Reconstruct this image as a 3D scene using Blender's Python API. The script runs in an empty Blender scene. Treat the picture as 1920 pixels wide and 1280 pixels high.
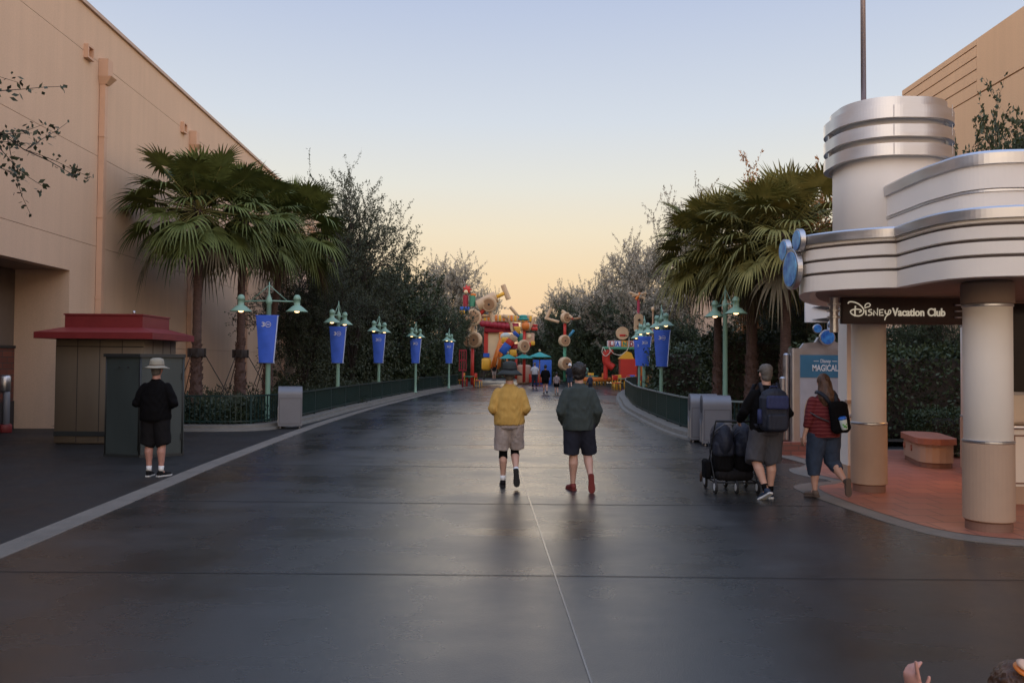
import bpy, math, random
import numpy as np
from mathutils import Vector, Matrix, noise
R = math.radians
PI = math.pi
scene = bpy.context.scene
col = scene.collection

# ---------------------------------------------------------------- camera
cam_d = bpy.data.cameras.new('camera')
cam = bpy.data.objects.new('camera', cam_d)
col.objects.link(cam)
cam_d.sensor_width = 36.0
cam_d.lens = 1550 / 1920 * 36
cam_d.clip_end = 2000
cam.matrix_world = (Matrix.Translation((0, 0, 1.75)) @ Matrix.Rotation(PI / 2 + math.atan(40 / 1550), 4, 'X')
                    @ Matrix.Rotation(R(0.45), 4, 'Z'))
scene.camera = cam

# ---------------------------------------------------------------- world, sun, exposure
world = bpy.data.worlds.new("World")
scene.world = world
world.use_nodes = True
nt = world.node_tree
bg = nt.nodes['Background']
# dusk sky: the atmosphere model (sun just under the horizon, straight ahead) under a measured twilight gradient
sky = nt.nodes.new('ShaderNodeTexSky')
sky.sky_type = 'NISHITA'
sky.sun_disc = False
sky.sun_elevation = R(8.0)
sky.sun_rotation = R(180)
tcw = nt.nodes.new('ShaderNodeTexCoord')
sep = nt.nodes.new('ShaderNodeSeparateXYZ')
nt.links.new(tcw.outputs['Generated'], sep.inputs[0])
def ramp_w(stops):
    r = nt.nodes.new('ShaderNodeValToRGB')
    e = r.color_ramp.elements
    while len(e) < len(stops): e.new(.5)
    for el, (p, c) in zip(e, stops): el.position = p; el.color = (*c, 1)
    nt.links.new(sep.outputs[2], r.inputs[0])
    return r.outputs[0]
def lin(*c): return tuple(((x / 255 + .055) / 1.055) ** 2.4 for x in c)
front = ramp_w([(0.0, lin(247, 196, 148)), (.05, lin(250, 210, 166)), (.10, lin(249, 220, 178)), (.155, lin(245, 230, 202)), (.21, lin(234, 232, 222)),
                (.28, lin(217, 224, 233)), (.40, lin(191, 203, 228)), (.60, lin(150, 172, 212)), (1.0, lin(140, 160, 200))])
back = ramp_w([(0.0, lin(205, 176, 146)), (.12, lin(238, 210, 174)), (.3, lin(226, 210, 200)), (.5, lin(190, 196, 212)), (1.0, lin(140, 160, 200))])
mr = nt.nodes.new('ShaderNodeMapRange'); mr.interpolation_type = 'SMOOTHSTEP'
mr.inputs['From Min'].default_value = -.3; mr.inputs['From Max'].default_value = .75
nt.links.new(sep.outputs[1], mr.inputs[0])
mx = nt.nodes.new('ShaderNodeMix'); mx.data_type = 'RGBA'
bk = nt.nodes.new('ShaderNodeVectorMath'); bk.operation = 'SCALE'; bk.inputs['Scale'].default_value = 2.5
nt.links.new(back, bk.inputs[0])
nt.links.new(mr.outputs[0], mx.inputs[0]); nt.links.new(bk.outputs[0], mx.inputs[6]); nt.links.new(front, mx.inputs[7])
gr = nt.nodes.new('ShaderNodeMix'); gr.data_type = 'RGBA'; gr.blend_type = 'ADD'; gr.inputs[0].default_value = .004
nt.links.new(mx.outputs[2], gr.inputs[6]); nt.links.new(sky.outputs[0], gr.inputs[7])
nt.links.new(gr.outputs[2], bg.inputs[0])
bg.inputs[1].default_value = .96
SUN_E = 2.0
sd = bpy.data.lights.new('sun', 'SUN')
sd.energy = 0.12
sd.angle = R(20)
sd.color = (1.0, 0.78, 0.55)
sun = bpy.data.objects.new('sun', sd)
col.objects.link(sun)
sun.rotation_euler = (R(90 - SUN_E - 6), 0, PI)     # low over the far end of the street
scene.view_settings.view_transform = 'Standard'
scene.view_settings.look = 'None'
scene.view_settings.gamma = 1
scene.view_settings.exposure = 0.0
scene.cycles.max_bounces = 6
scene.cycles.transparent_max_bounces = 4
scene.cycles.use_denoising = True

# ---------------------------------------------------------------- materials
MATS = {}
def mat(name, c, rough=0.7, metal=0.0, var=0.0, scale=3.0, bump=0.0, bscale=40.0, c2=None, stretch=(1, 1, 1),
        emit=None, estr=0.0, spec=0.5, coat=0.0, alpha=None, trans=0.0, detail=6, rvar=0.0, bdist=0.02):
    m = bpy.data.materials.new(name)
    m.use_nodes = True
    t = m.node_tree
    p = t.nodes['Principled BSDF']
    p.inputs['Base Color'].default_value = (*c, 1)
    p.inputs['Roughness'].default_value = rough
    p.inputs['Metallic'].default_value = metal
    p.inputs['Specular IOR Level'].default_value = spec
    if coat: p.inputs['Coat Weight'].default_value = coat
    if trans:
        p.inputs['Transmission Weight'].default_value = trans
    tc = t.nodes.new('ShaderNodeTexCoord')
    mp = t.nodes.new('ShaderNodeMapping')
    mp.inputs['Scale'].default_value = stretch
    t.links.new(tc.outputs['Object'], mp.inputs[0])
    if var or c2:
        n = t.nodes.new('ShaderNodeTexNoise')
        n.inputs['Scale'].default_value = scale
        n.inputs['Detail'].default_value = detail
        n.inputs['Roughness'].default_value = 0.6
        t.links.new(mp.outputs[0], n.inputs['Vector'])
        rmp = t.nodes.new('ShaderNodeValToRGB')
        rmp.color_ramp.elements[0].position = 0.3
        rmp.color_ramp.elements[1].position = 0.7
        a = tuple(x * (1 - var) for x in c)
        b = tuple(min(1, x * (1 + var)) for x in (c2 or c))
        rmp.color_ramp.elements[0].color = (*a, 1)
        rmp.color_ramp.elements[1].color = (*b, 1)
        t.links.new(n.outputs[0], rmp.inputs[0])
        t.links.new(rmp.outputs[0], p.inputs['Base Color'])
        if rvar:
            mr = t.nodes.new('ShaderNodeMapRange')
            mr.inputs['From Min'].default_value = 0.3
            mr.inputs['From Max'].default_value = 0.7
            mr.inputs['To Min'].default_value = rough - rvar
            mr.inputs['To Max'].default_value = rough + rvar
            t.links.new(n.outputs[0], mr.inputs[0])
            t.links.new(mr.outputs[0], p.inputs['Roughness'])
    if bump:
        bn = t.nodes.new('ShaderNodeTexNoise')
        bn.inputs['Scale'].default_value = bscale
        bn.inputs['Detail'].default_value = 4
        t.links.new(mp.outputs[0], bn.inputs['Vector'])
        b = t.nodes.new('ShaderNodeBump')
        b.inputs['Strength'].default_value = bump
        b.inputs['Distance'].default_value = bdist
        t.links.new(bn.outputs[0], b.inputs['Height'])
        t.links.new(b.outputs[0], p.inputs['Normal'])
    if emit:
        p.inputs['Emission Color'].default_value = (*emit, 1)
        p.inputs['Emission Strength'].default_value = estr
    MATS[name] = m
    return m

mat('stucco', (.64, .44, .30), .85, var=.07, scale=.5, bump=.25, bscale=60, stretch=(1, 1, .45))
mat('stucco_trim', (.62, .39, .26), .6, var=.06, scale=2, bump=.1)
mat('stucco_orange', (.66, .42, .26), .85, var=.05, scale=.6, bump=.2, bscale=50)
mat('stucco_shade', (.15, .11, .08), .85, var=.12, scale=2, bump=.2)  # alcove stucco, the recess's shade put into a darker colour
mat('brick', (.22, .07, .04), .8, var=.3, scale=12, bump=.3)
mat('dark_base', (.03, .026, .024), .7)
mat('coping', (.52, .37, .28), .5, var=.05)
mat('cream', (.86, .775, .67), .65, var=.03, scale=1.5, bump=.08, bscale=90)
mat('tan_render', (.47, .32, .22), .7, var=.05, scale=2, bump=.15, bscale=120)
mat('brown_base', (.24, .13, .09), .6, var=.1)
mat('steel', (.62, .62, .63), .38, metal=1, var=.06, scale=2, stretch=(1, 1, 5), rvar=.06)
mat('steel_dull', (.50, .49, .50), .38, metal=1, var=.08, scale=4, rvar=.08)
mat('pole_metal', (.45, .37, .36), .45, metal=.7, var=.05)
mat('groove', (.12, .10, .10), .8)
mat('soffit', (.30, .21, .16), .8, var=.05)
mat('sign_board', (.065, .040, .030), .5, var=.08)
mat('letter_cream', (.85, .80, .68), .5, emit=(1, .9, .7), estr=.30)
mat('red_roof', (.21, .026, .026), .45, var=.12, scale=2, bump=.05)
mat('booth_tan', (.18, .14, .098), .6, var=.14, scale=1.5, bump=.15, bscale=20, stretch=(1, 1, .2))
mat('booth_grey', (.052, .066, .064), .5, var=.18, scale=1.5, stretch=(1, 1, .3), bump=.06)
mat('booth_seam', (.03, .033, .032), .5, var=.1)
mat('concrete', (.19, .165, .135), .75, var=.16, scale=2.5, bump=.3, bscale=50)
mat('curb_stone', (.17, .155, .13), .7, var=.18, scale=3, bump=.3, bscale=40)
mat('soil', (.035, .026, .018), .95, var=.3, scale=6, bump=.8, bscale=20)
mat('terracotta', (.40, .155, .095), .5, var=.14, scale=3, bump=.15, bscale=60, rvar=.1)
mat('fence_green', (.012, .035, .032), .4, var=.1)
mat('fence_rail', (.26, .30, .28), .4, metal=.3)
mat('lamp_green', (.24, .40, .30), .45, var=.06)
mat('lamp_white', (.60, .66, .60), .4)
mat('bulb', (1, .8, .5), .4, emit=(1, .60, .26), estr=5)
mat('banner_blue', (.045, .13, .62), .6, var=.12, scale=3)
mat('banner_edge', (.55, .62, .80), .6)
mat('white', (.78, .77, .75), .5)
mat('bin_grey', (.17, .175, .195), .42, metal=.15, var=.05)
mat('bin_dark', (.06, .06, .07), .5)
mat('leaf_palm', (.120, .150, .045), .6, var=.35, scale=3, spec=.25)
mat('leaf_palm_r', (.135, .150, .040), .6, var=.3, scale=2, c2=(.24, .21, .07), spec=.25)
mat('leaf_dead', (.13, .105, .06), .8, var=.3, scale=4)
mat('leaf_oak', (.040, .052, .024), .65, var=.3, scale=3)
mat('leaf_pale', (.13, .14, .09), .55, var=.35, scale=1.5, c2=(.40, .36, .30))
mat('leaf_dark', (.038, .058, .022), .55, var=.4, scale=1.2)
mat('leaf_hedge', (.030, .052, .018), .6, var=.4, scale=1.5)
mat('leaf_shrub', (.030, .045, .020), .6, var=.4, scale=1.5)
mat('leaf_rust', (.36, .16, .05), .6, var=.3)
mat('bark', (.042, .032, .028), .9, var=.3, scale=8, bump=.6, bscale=25)
mat('bark_palm', (.105, .062, .050), .9, var=.35, scale=9, bump=.8, bscale=14, stretch=(1, 1, 2.5))
mat('bark_boot', (.12, .070, .055), .9, var=.5, scale=14, bump=.7, bscale=18)
mat('skin', (.52, .30, .22), .55, var=.06, scale=8)
mat('skin_red', (.50, .25, .19), .55, var=.06, scale=8)
mat('hair_dark', (.016, .012, .010), .5, var=.3, scale=30, bump=.4, bscale=80, stretch=(1, 1, .2))
mat('hair_brown', (.085, .038, .018), .5, var=.5, scale=30, bump=.5, bscale=60, stretch=(1, 1, .12))
mat('hair_grey', (.12, .105, .09), .7, var=.2, scale=30, bump=.3)
mat('knit_mustard', (.52, .31, .075), .9, var=.14, scale=9, bump=.6, bscale=13, stretch=(1, 1, .6), bdist=.03)
mat('knit_green', (.036, .048, .044), .9, var=.18, scale=9, bump=.6, bscale=13, stretch=(1, 1, .6), bdist=.03)
mat('cloth_black', (.005, .0045, .005), .9, bump=.2, spec=.12)
mat('cloth_charcoal', (.012, .011, .012), .85, bump=.2, spec=.15)
mat('cloth_khaki', (.36, .30, .27), .9, var=.16, scale=12, bump=.7, bscale=15, bdist=.03)
mat('cloth_navy', (.010, .012, .024), .85, var=.2, bump=.2)
mat('cloth_grey', (.060, .060, .070), .85, var=.12, bump=.2)
mat('cloth_red', (.14, .008, .010), .85, var=.2, bump=.2)
mat('denim', (.028, .045, .080), .85, var=.25, scale=10, bump=.2)
mat('pack_blue', (.016, .024, .085), .7, var=.2, bump=.2)
mat('pack_navy', (.009, .012, .024), .7, var=.2, bump=.2)
mat('rubber', (.014, .014, .015), .7)
mat('sole_white', (.60, .60, .58), .6)
mat('shoe_navy', (.012, .025, .055), .6)
mat('shoe_red', (.17, .022, .018), .7)
mat('shoe_tan', (.12, .085, .065), .8)
mat('straw', (.34, .31, .24), .8, var=.1, bump=.4, bscale=60)
mat('felt_green', (.030, .036, .034), .85, var=.15)
mat('cup_white', (.62, .70, .66), .4, var=.0)
mat('cup_green', (.10, .42, .08), .5)
mat('cup_blue', (.03, .14, .50), .4)
mat('wood_toy', (.60, .41, .24), .6, var=.10, scale=1.5, bump=.05)
mat('wood_toy_dark', (.36, .20, .10), .6, var=.1)
for n, c in dict(toy_red=(.55, .035, .020), toy_yellow=(.80, .42, .035), toy_orange=(.72, .20, .030), toy_blue=(.02, .11, .50),
                 toy_green=(.06, .26, .15), toy_teal=(.03, .30, .27), toy_sky=(.05, .25, .40), toy_crimson=(.32, .014, .03),
                 toy_cream=(.80, .62, .36), toy_black=(.015, .015, .015), rope=(.62, .56, .45)).items():
    mat(n, c, .5, var=.05, scale=2)
mat('globe_blue', (.012, .10, .44), .35, var=.0, scale=7.0, c2=(.22, .55, .82), detail=2, coat=.1)
mat('globe_deep', (.010, .055, .36), .25, scale=9, c2=(.08, .35, .75), detail=2, coat=.3)
mat('poster_blue', (.045, .17, .27), .4, var=.1)
mat('poster_pale', (.42, .42, .44), .4, var=.1)
mat('glow_orange', (.9, .55, .2), .5, emit=(1, .50, .14), estr=1.6)
mat('window_dark', (.01, .009, .009), .12, spec=.7)
mat('seam', (.10, .098, .095), .25)
mat('joint', (.011, .011, .011), .7)
M = MATS

def mix_noise(t, vec, scale, detail=4, rough=.6):
    n = t.nodes.new('ShaderNodeTexNoise')
    n.inputs['Scale'].default_value = scale
    n.inputs['Detail'].default_value = detail
    n.inputs['Roughness'].default_value = rough
    t.links.new(vec, n.inputs['Vector'])
    return n.outputs[0]
def mapr(t, s, a, b, c, d):
    m = t.nodes.new('ShaderNodeMapRange')
    for k, v in zip(('From Min', 'From Max', 'To Min', 'To Max'), (a, b, c, d)): m.inputs[k].default_value = v
    t.links.new(s, m.inputs[0])
    return m.outputs[0]
def math_n(t, op, a, b):
    m = t.nodes.new('ShaderNodeMath'); m.operation = op
    for i, x in enumerate((a, b)):
        if isinstance(x, (int, float)): m.inputs[i].default_value = x
        else: t.links.new(x, m.inputs[i])
    return m.outputs[0]
def asphalt(name, base, r0, r1, amount):
    m = bpy.data.materials.new(name); m.use_nodes = True
    t = m.node_tree; p = t.nodes['Principled BSDF']
    tc = t.nodes.new('ShaderNodeTexCoord')
    def mp(s):
        q = t.nodes.new('ShaderNodeMapping'); q.inputs['Scale'].default_value = s
        t.links.new(tc.outputs['Object'], q.inputs[0]); return q.outputs[0]
    big = mix_noise(t, mp((.16, .55, 1)), 1.0, 4, .55)          # broad damp and drier bands across the street
    med = mix_noise(t, mp((.9, 1.4, 1)), 1.3, 5, .6)
    lane = mix_noise(t, mp((.8, .06, 1)), 1.0, 3, .5)           # bands left by rollers along the street
    s = math_n(t, 'ADD', math_n(t, 'MULTIPLY', big, .36), math_n(t, 'ADD', math_n(t, 'MULTIPLY', med, .28), math_n(t, 'MULTIPLY', lane, .36)))
    wet = mapr(t, s, .40, .60, 0, 1)
    t.links.new(mapr(t, wet, 0, 1, r1, r0), p.inputs['Roughness'])
    fine = mix_noise(t, mp((1, 1, 1)), 160, 2, .7)
    cr = t.nodes.new('ShaderNodeMix'); cr.data_type = 'RGBA'
    cr.inputs[6].default_value = (*[x * 1.35 for x in base], 1)
    cr.inputs[7].default_value = (*[x * .65 for x in base], 1)
    t.links.new(wet, cr.inputs[0])
    mul = t.nodes.new('ShaderNodeMix'); mul.data_type = 'RGBA'; mul.blend_type = 'MULTIPLY'; mul.inputs[0].default_value = 1
    t.links.new(cr.outputs[2], mul.inputs[6])
    t.links.new(mapr(t, fine, .3, .7, .55, 1.45), mul.inputs[7])
    t.links.new(mul.outputs[2], p.inputs['Base Color'])
    b = t.nodes.new('ShaderNodeBump'); b.inputs['Strength'].default_value = amount; b.inputs['Distance'].default_value = .01
    t.links.new(math_n(t, 'ADD', mix_noise(t, mp((1, 1, 1)), 90, 3, .7), math_n(t, 'MULTIPLY', mix_noise(t, mp((1, 1, 1)), 2.5, 2, .5), 1.5)), b.inputs['Height'])
    t.links.new(b.outputs[0], p.inputs['Normal'])
    p.inputs['Specular IOR Level'].default_value = .9 if 'road' in name else .4
    M[name] = m
asphalt('asphalt_road', (.020, .0193, .0185), .20, .37, .20)
asphalt('asphalt_side', (.018, .017, .0155), .45, .65, .3)

def stucco(name, c, streak=.10):
    m = bpy.data.materials.new(name); m.use_nodes = True
    t = m.node_tree; p = t.nodes['Principled BSDF']; p.inputs['Roughness'].default_value = .88
    tc = t.nodes.new('ShaderNodeTexCoord')
    def mp(s):
        q = t.nodes.new('ShaderNodeMapping'); q.inputs['Scale'].default_value = s
        t.links.new(tc.outputs['Object'], q.inputs[0]); return q.outputs[0]
    a = mapr(t, mix_noise(t, mp((1, .35, .35)), 1.0, 5, .6), .3, .7, 1 - streak * .8, 1 + streak * .8)      # broad weathering
    b = mapr(t, mix_noise(t, mp((3, 3, .10)), 1.0, 4, .65), .3, .75, 1 - streak, 1 + streak * .5)           # rain streaks
    d = mapr(t, mix_noise(t, mp((1, 1, 1)), 26, 3, .7), .3, .7, .94, 1.06)
    k = math_n(t, 'MULTIPLY', math_n(t, 'MULTIPLY', a, b), d)
    v = t.nodes.new('ShaderNodeVectorMath'); v.operation = 'SCALE'; v.inputs[0].default_value = c
    t.links.new(k, v.inputs['Scale']); t.links.new(v.outputs[0], p.inputs['Base Color'])
    bb = t.nodes.new('ShaderNodeBump'); bb.inputs['Strength'].default_value = .35; bb.inputs['Distance'].default_value = .012
    t.links.new(mix_noise(t, mp((1, 1, 1)), 38, 4, .7), bb.inputs['Height']); t.links.new(bb.outputs[0], p.inputs['Normal'])
    M[name] = m
stucco('stucco', (.69, .485, .335), .055)
stucco('stucco_orange', (.70, .46, .28), .045)
def brick_mat(name, c1, c2, mortar, scale, bw, bh, axis='XZ', rough=.7):
    m = bpy.data.materials.new(name); m.use_nodes = True
    t = m.node_tree; p = t.nodes['Principled BSDF']
    tc = t.nodes.new('ShaderNodeTexCoord')
    sp = t.nodes.new('ShaderNodeSeparateXYZ'); cb = t.nodes.new('ShaderNodeCombineXYZ')
    t.links.new(tc.outputs['Object'], sp.inputs[0])
    idx = {'X': 0, 'Y': 1, 'Z': 2}
    t.links.new(sp.outputs[idx[axis[0]]], cb.inputs[0]); t.links.new(sp.outputs[idx[axis[1]]], cb.inputs[1])
    b = t.nodes.new('ShaderNodeTexBrick')
    b.inputs['Scale'].default_value = scale
    b.inputs['Brick Width'].default_value = bw; b.inputs['Row Height'].default_value = bh
    b.inputs['Mortar Size'].default_value = .012
    b.inputs['Color1'].default_value = (*c1, 1); b.inputs['Color2'].default_value = (*c2, 1); b.inputs['Mortar'].default_value = (*mortar, 1)
    t.links.new(cb.outputs[0], b.inputs['Vector'])
    t.links.new(b.outputs[0], p.inputs['Base Color'])
    p.inputs['Roughness'].default_value = rough
    M[name] = m
brick_mat('brick_wall', (.17, .052, .032), (.12, .036, .024), (.06, .04, .034), 1, .42, .15, 'YZ')
brick_mat('brick_plinth', (.30, .11, .075), (.24, .085, .06), (.16, .08, .06), 1, .3, .1, 'XZ')
brick_mat('paver', (.42, .165, .10), (.34, .125, .078), (.20, .09, .065), 1, .42, .42, 'XY', .48)

def stripes(name, c1, c2, freq, width):
    m = bpy.data.materials.new(name); m.use_nodes = True
    t = m.node_tree; p = t.nodes['Principled BSDF']; p.inputs['Roughness'].default_value = .9
    tc = t.nodes.new('ShaderNodeTexCoord'); sp = t.nodes.new('ShaderNodeSeparateXYZ'); t.links.new(tc.outputs['Object'], sp.inputs[0])
    wob = math_n(t, 'MULTIPLY', mix_noise(t, tc.outputs['Object'], 6, 2), .05)
    fr = math_n(t, 'FRACT', math_n(t, 'MULTIPLY', math_n(t, 'ADD', sp.outputs[2], wob), freq), 0)
    k = math_n(t, 'LESS_THAN', fr, width)
    mx_ = t.nodes.new('ShaderNodeMix'); mx_.data_type = 'RGBA'; mx_.inputs[6].default_value = (*c1, 1); mx_.inputs[7].default_value = (*c2, 1)
    t.links.new(k, mx_.inputs[0]); t.links.new(mx_.outputs[2], p.inputs['Base Color']); M[name] = m
stripes('red_stripe', (.10, .006, .009), (.18, .035, .034), 19, .25)
stripes('tan_stripe', (.05, .03, .035), (.45, .36, .34), 11, .5)
# ---------------------------------------------------------------- mesh helpers
class MB:
    def __init__(s): s.v = []; s.f = []; s.sm = []
    def add(s, vs, fs, smooth=False):
        o = len(s.v); s.v.extend(vs)
        s.f.extend([tuple(i + o for i in f) for f in fs]); s.sm.extend([smooth] * len(fs)); return s
    def box(s, c, d, rz=0, rot=None):
        x, y, z = (k / 2 for k in d)
        m = rot or Matrix.Rotation(rz, 3, 'Z')
        vs = [tuple(Vector(c) + m @ Vector((sx * x, sy * y, sz * z))) for sx in (-1, 1) for sy in (-1, 1) for sz in (-1, 1)]
        return s.add(vs, [(0, 1, 3, 2), (4, 6, 7, 5), (0, 4, 5, 1), (2, 3, 7, 6), (0, 2, 6, 4), (1, 5, 7, 3)])
    def rbox(s, c, d, b=.02, rz=0, rot=None):
        # box with chamfered edges: scaled rings
        x, y, z = (k / 2 for k in d); b = min(b, x * .9, y * .9, z * .9)
        m = rot or Matrix.Rotation(rz, 3, 'Z')
        rings = []
        for zz, ins in ((-z, b), (-z + b * .3, b * .3), (-z + b, 0), (z - b, 0), (z - b * .3, b * .3), (z, b)):
            X, Y = x - ins, y - ins
            q = b * .7
            rings.append([(X - q, -Y), (X, -Y + q), (X, Y - q), (X - q, Y), (-X + q, Y), (-X, Y - q), (-X, -Y + q), (-X + q, -Y)])
        vs = []
        for (zz, _), rg in zip(((-z, 0), (-z + b * .3, 0), (-z + b, 0), (z - b, 0), (z - b * .3, 0), (z, 0)), rings):
            for (px, py) in rg: vs.append(tuple(Vector(c) + m @ Vector((px, py, zz))))
        fs = []
        for i in range(5):
            for k in range(8): fs.append((i * 8 + k, i * 8 + (k + 1) % 8, (i + 1) * 8 + (k + 1) % 8, (i + 1) * 8 + k))
        fs.append(tuple(range(7, -1, -1))); fs.append(tuple(range(40, 48)))
        return s.add(vs, fs, True)
    def tube(s, pts, r, n=8, caps=True, smooth=True, flat=1.0):
        pts = [Vector(p) for p in pts]
        if not isinstance(r, (list, tuple)): r = [r] * len(pts)
        vs = []; up = None
        for i, p in enumerate(pts):
            t = (pts[min(i + 1, len(pts) - 1)] - pts[max(i - 1, 0)])
            if t.length < 1e-9: t = Vector((0, 0, 1))
            t.normalize()
            if up is None:
                up = Vector((0, 1, 0)) if abs(t.y) < .9 else Vector((1, 0, 0))
            a = t.cross(up)
            if a.length < 1e-6: a = t.cross(Vector((1, 0, 0)))
            a.normalize(); b = t.cross(a).normalized(); up = -b if False else up
            for k in range(n):
                an = 2 * PI * k / n
                vs.append(tuple(p + (a * math.cos(an) * flat + b * math.sin(an)) * r[i]))
        fs = []
        for i in range(len(pts) - 1):
            for k in range(n):
                fs.append((i * n + k, i * n + (k + 1) % n, (i + 1) * n + (k + 1) % n, (i + 1) * n + k))
        s.add(vs, fs, smooth)
        if caps:
            o = len(s.v) - len(vs)
            s.f.append(tuple(o + k for k in range(n - 1, -1, -1))); s.sm.append(False)
            s.f.append(tuple(o + (len(pts) - 1) * n + k for k in range(n))); s.sm.append(False)
        return s
    def lathe(s, prof, n=20, c=(0, 0, 0), rot=None, smooth=True, sx=1, sy=1):
        vs = []; c = Vector(c)
        for (r, z) in prof:
            for k in range(n):
                a = 2 * PI * k / n; q = Vector((r * math.cos(a) * sx, r * math.sin(a) * sy, z))
                if rot: q = rot @ q
                vs.append(tuple(c + q))
        fs = []
        for i in range(len(prof) - 1):
            for k in range(n): fs.append((i * n + k, i * n + (k + 1) % n, (i + 1) * n + (k + 1) % n, (i + 1) * n + k))
        fs.append(tuple(range(n - 1, -1, -1))); fs.append(tuple((len(prof) - 1) * n + k for k in range(n)))
        return s.add(vs, fs, smooth)
    def cyl(s, c, r, h, axis='Z', n=24, bev=0, rot=None):
        rt = rot or {'Z': Matrix.Identity(3), 'Y': Matrix.Rotation(PI / 2, 3, 'X'), 'X': Matrix.Rotation(PI / 2, 3, 'Y')}[axis]
        b = bev or min(r, h) * .08
        return s.lathe([(r - b, -h / 2), (r, -h / 2 + b), (r, h / 2 - b), (r - b, h / 2)], n, c, rt, smooth=False)
    def ell(s, c, rr, n=14, m=9, rot=None):
        prof = [(math.sin(PI * (i + .001) / m * .999), -math.cos(PI * i / m)) for i in range(m + 1)]
        vs = []; c = Vector(c)
        for (r, z) in prof:
            for k in range(n):
                a = 2 * PI * k / n; q = Vector((r * math.cos(a) * rr[0], r * math.sin(a) * rr[1], z * rr[2]))
                if rot: q = rot @ q
                vs.append(tuple(c + q))
        fs = []
        for i in range(m):
            for k in range(n): fs.append((i * n + k, i * n + (k + 1) % n, (i + 1) * n + (k + 1) % n, (i + 1) * n + k))
        fs.append(tuple(range(n - 1, -1, -1))); fs.append(tuple(m * n + k for k in range(n)))
        return s.add(vs, fs, True)
    def rings(s, rs, n=20, smooth=True):
        # rs: list of (x, y, z, rx, ry): stacked ellipses
        vs = []
        for (x, y, z, rx, ry) in rs:
            for k in range(n):
                a = 2 * PI * k / n; vs.append((x + rx * math.cos(a), y + ry * math.sin(a), z))
        fs = []
        for i in range(len(rs) - 1):
            for k in range(n): fs.append((i * n + k, i * n + (k + 1) % n, (i + 1) * n + (k + 1) % n, (i + 1) * n + k))
        fs.append(tuple(range(n - 1, -1, -1))); fs.append(tuple((len(rs) - 1) * n + k for k in range(n)))
        return s.add(vs, fs, smooth)
    def prism(s, poly, z0, z1, smooth=False):
        n = len(poly)
        vs = [(x, y, z0) for x, y in poly] + [(x, y, z1) for x, y in poly]
        fs = [(k, (k + 1) % n, n + (k + 1) % n, n + k) for k in range(n)]
        fs += [tuple(range(n - 1, -1, -1)), tuple(range(n, 2 * n))]
        return s.add(vs, fs, smooth)
    def plate(s, poly, o, ax, ay, th):
        # 2-D polygon in the plane (ax, ay) at o, given thickness
        o = Vector(o); ax = Vector(ax); ay = Vector(ay); nn = ax.cross(ay).normalized()
        n = len(poly)
        vs = [tuple(o + ax * x + ay * y) for x, y in poly] + [tuple(o + ax * x + ay * y + nn * th) for x, y in poly]
        fs = [(k, (k + 1) % n, n + (k + 1) % n, n + k) for k in range(n)]
        fs += [tuple(range(n - 1, -1, -1)), tuple(range(n, 2 * n))]
        return s.add(vs, fs)
    def sheet(s, poly, z):
        n = len(poly); return s.add([(x, y, z) for x, y in poly], [tuple(range(n))])
    def ribbon(s, L, Rr, z):
        vs = [(x, y, z) for x, y in L] + [(x, y, z) for x, y in Rr]; n = len(L)
        return s.add(vs, [(i, n + i, n + i + 1, i + 1) for i in range(n - 1)])
    def obj(s, name, m, parent=None, loc=None):
        me = bpy.data.meshes.new(name)
        me.from_pydata(s.v, [], s.f); me.update()
        me.polygons.foreach_set('use_smooth', s.sm)
        me.materials.append(M[m] if isinstance(m, str) else m)
        o = bpy.data.objects.new(name, me); col.objects.link(o)
        if parent: o.parent = parent
        if loc: o.location = loc
        return o
def recalc(o):
    import bmesh
    b = bmesh.new(); b.from_mesh(o.data); bmesh.ops.recalc_face_normals(b, faces=b.faces); b.to_mesh(o.data); b.free(); return o
def tag(o, label=None, cat=None, group=None, kind=None):
    if label: o['label'] = label
    if cat: o['category'] = cat
    if group: o['group'] = group
    if kind: o['kind'] = kind
    return o
def empty(name, loc, label, cat, group=None, rz=0):
    o = bpy.data.objects.new(name, None); col.objects.link(o)
    o.location = loc; o.rotation_euler = (0, 0, rz); o.empty_display_size = .2
    return tag(o, label, cat, group)
KIDS = {}
def copy_tree(o, parent=None):
    c = o.copy(); col.objects.link(c); c.parent = parent
    for ch in [x for x in bpy.data.objects if x.parent == o]: copy_tree(ch, c)
    return c
def struct(o): return tag(o, kind='structure')
def finalize(src, name, m, parent=None, mods=()):
    # bake modifiers of a temporary object into a plain mesh object
    dg = bpy.context.evaluated_depsgraph_get()
    me = bpy.data.meshes.new_from_object(src.evaluated_get(dg))
    old = src.data; bpy.data.objects.remove(src)
    me.materials.clear(); me.materials.append(M[m] if isinstance(m, str) else m)
    me.polygons.foreach_set('use_smooth', [True] * len(me.polygons)); me.name = name
    o = bpy.data.objects.new(name, me); col.objects.link(o)
    if parent: o.parent = parent
    return o
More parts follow.
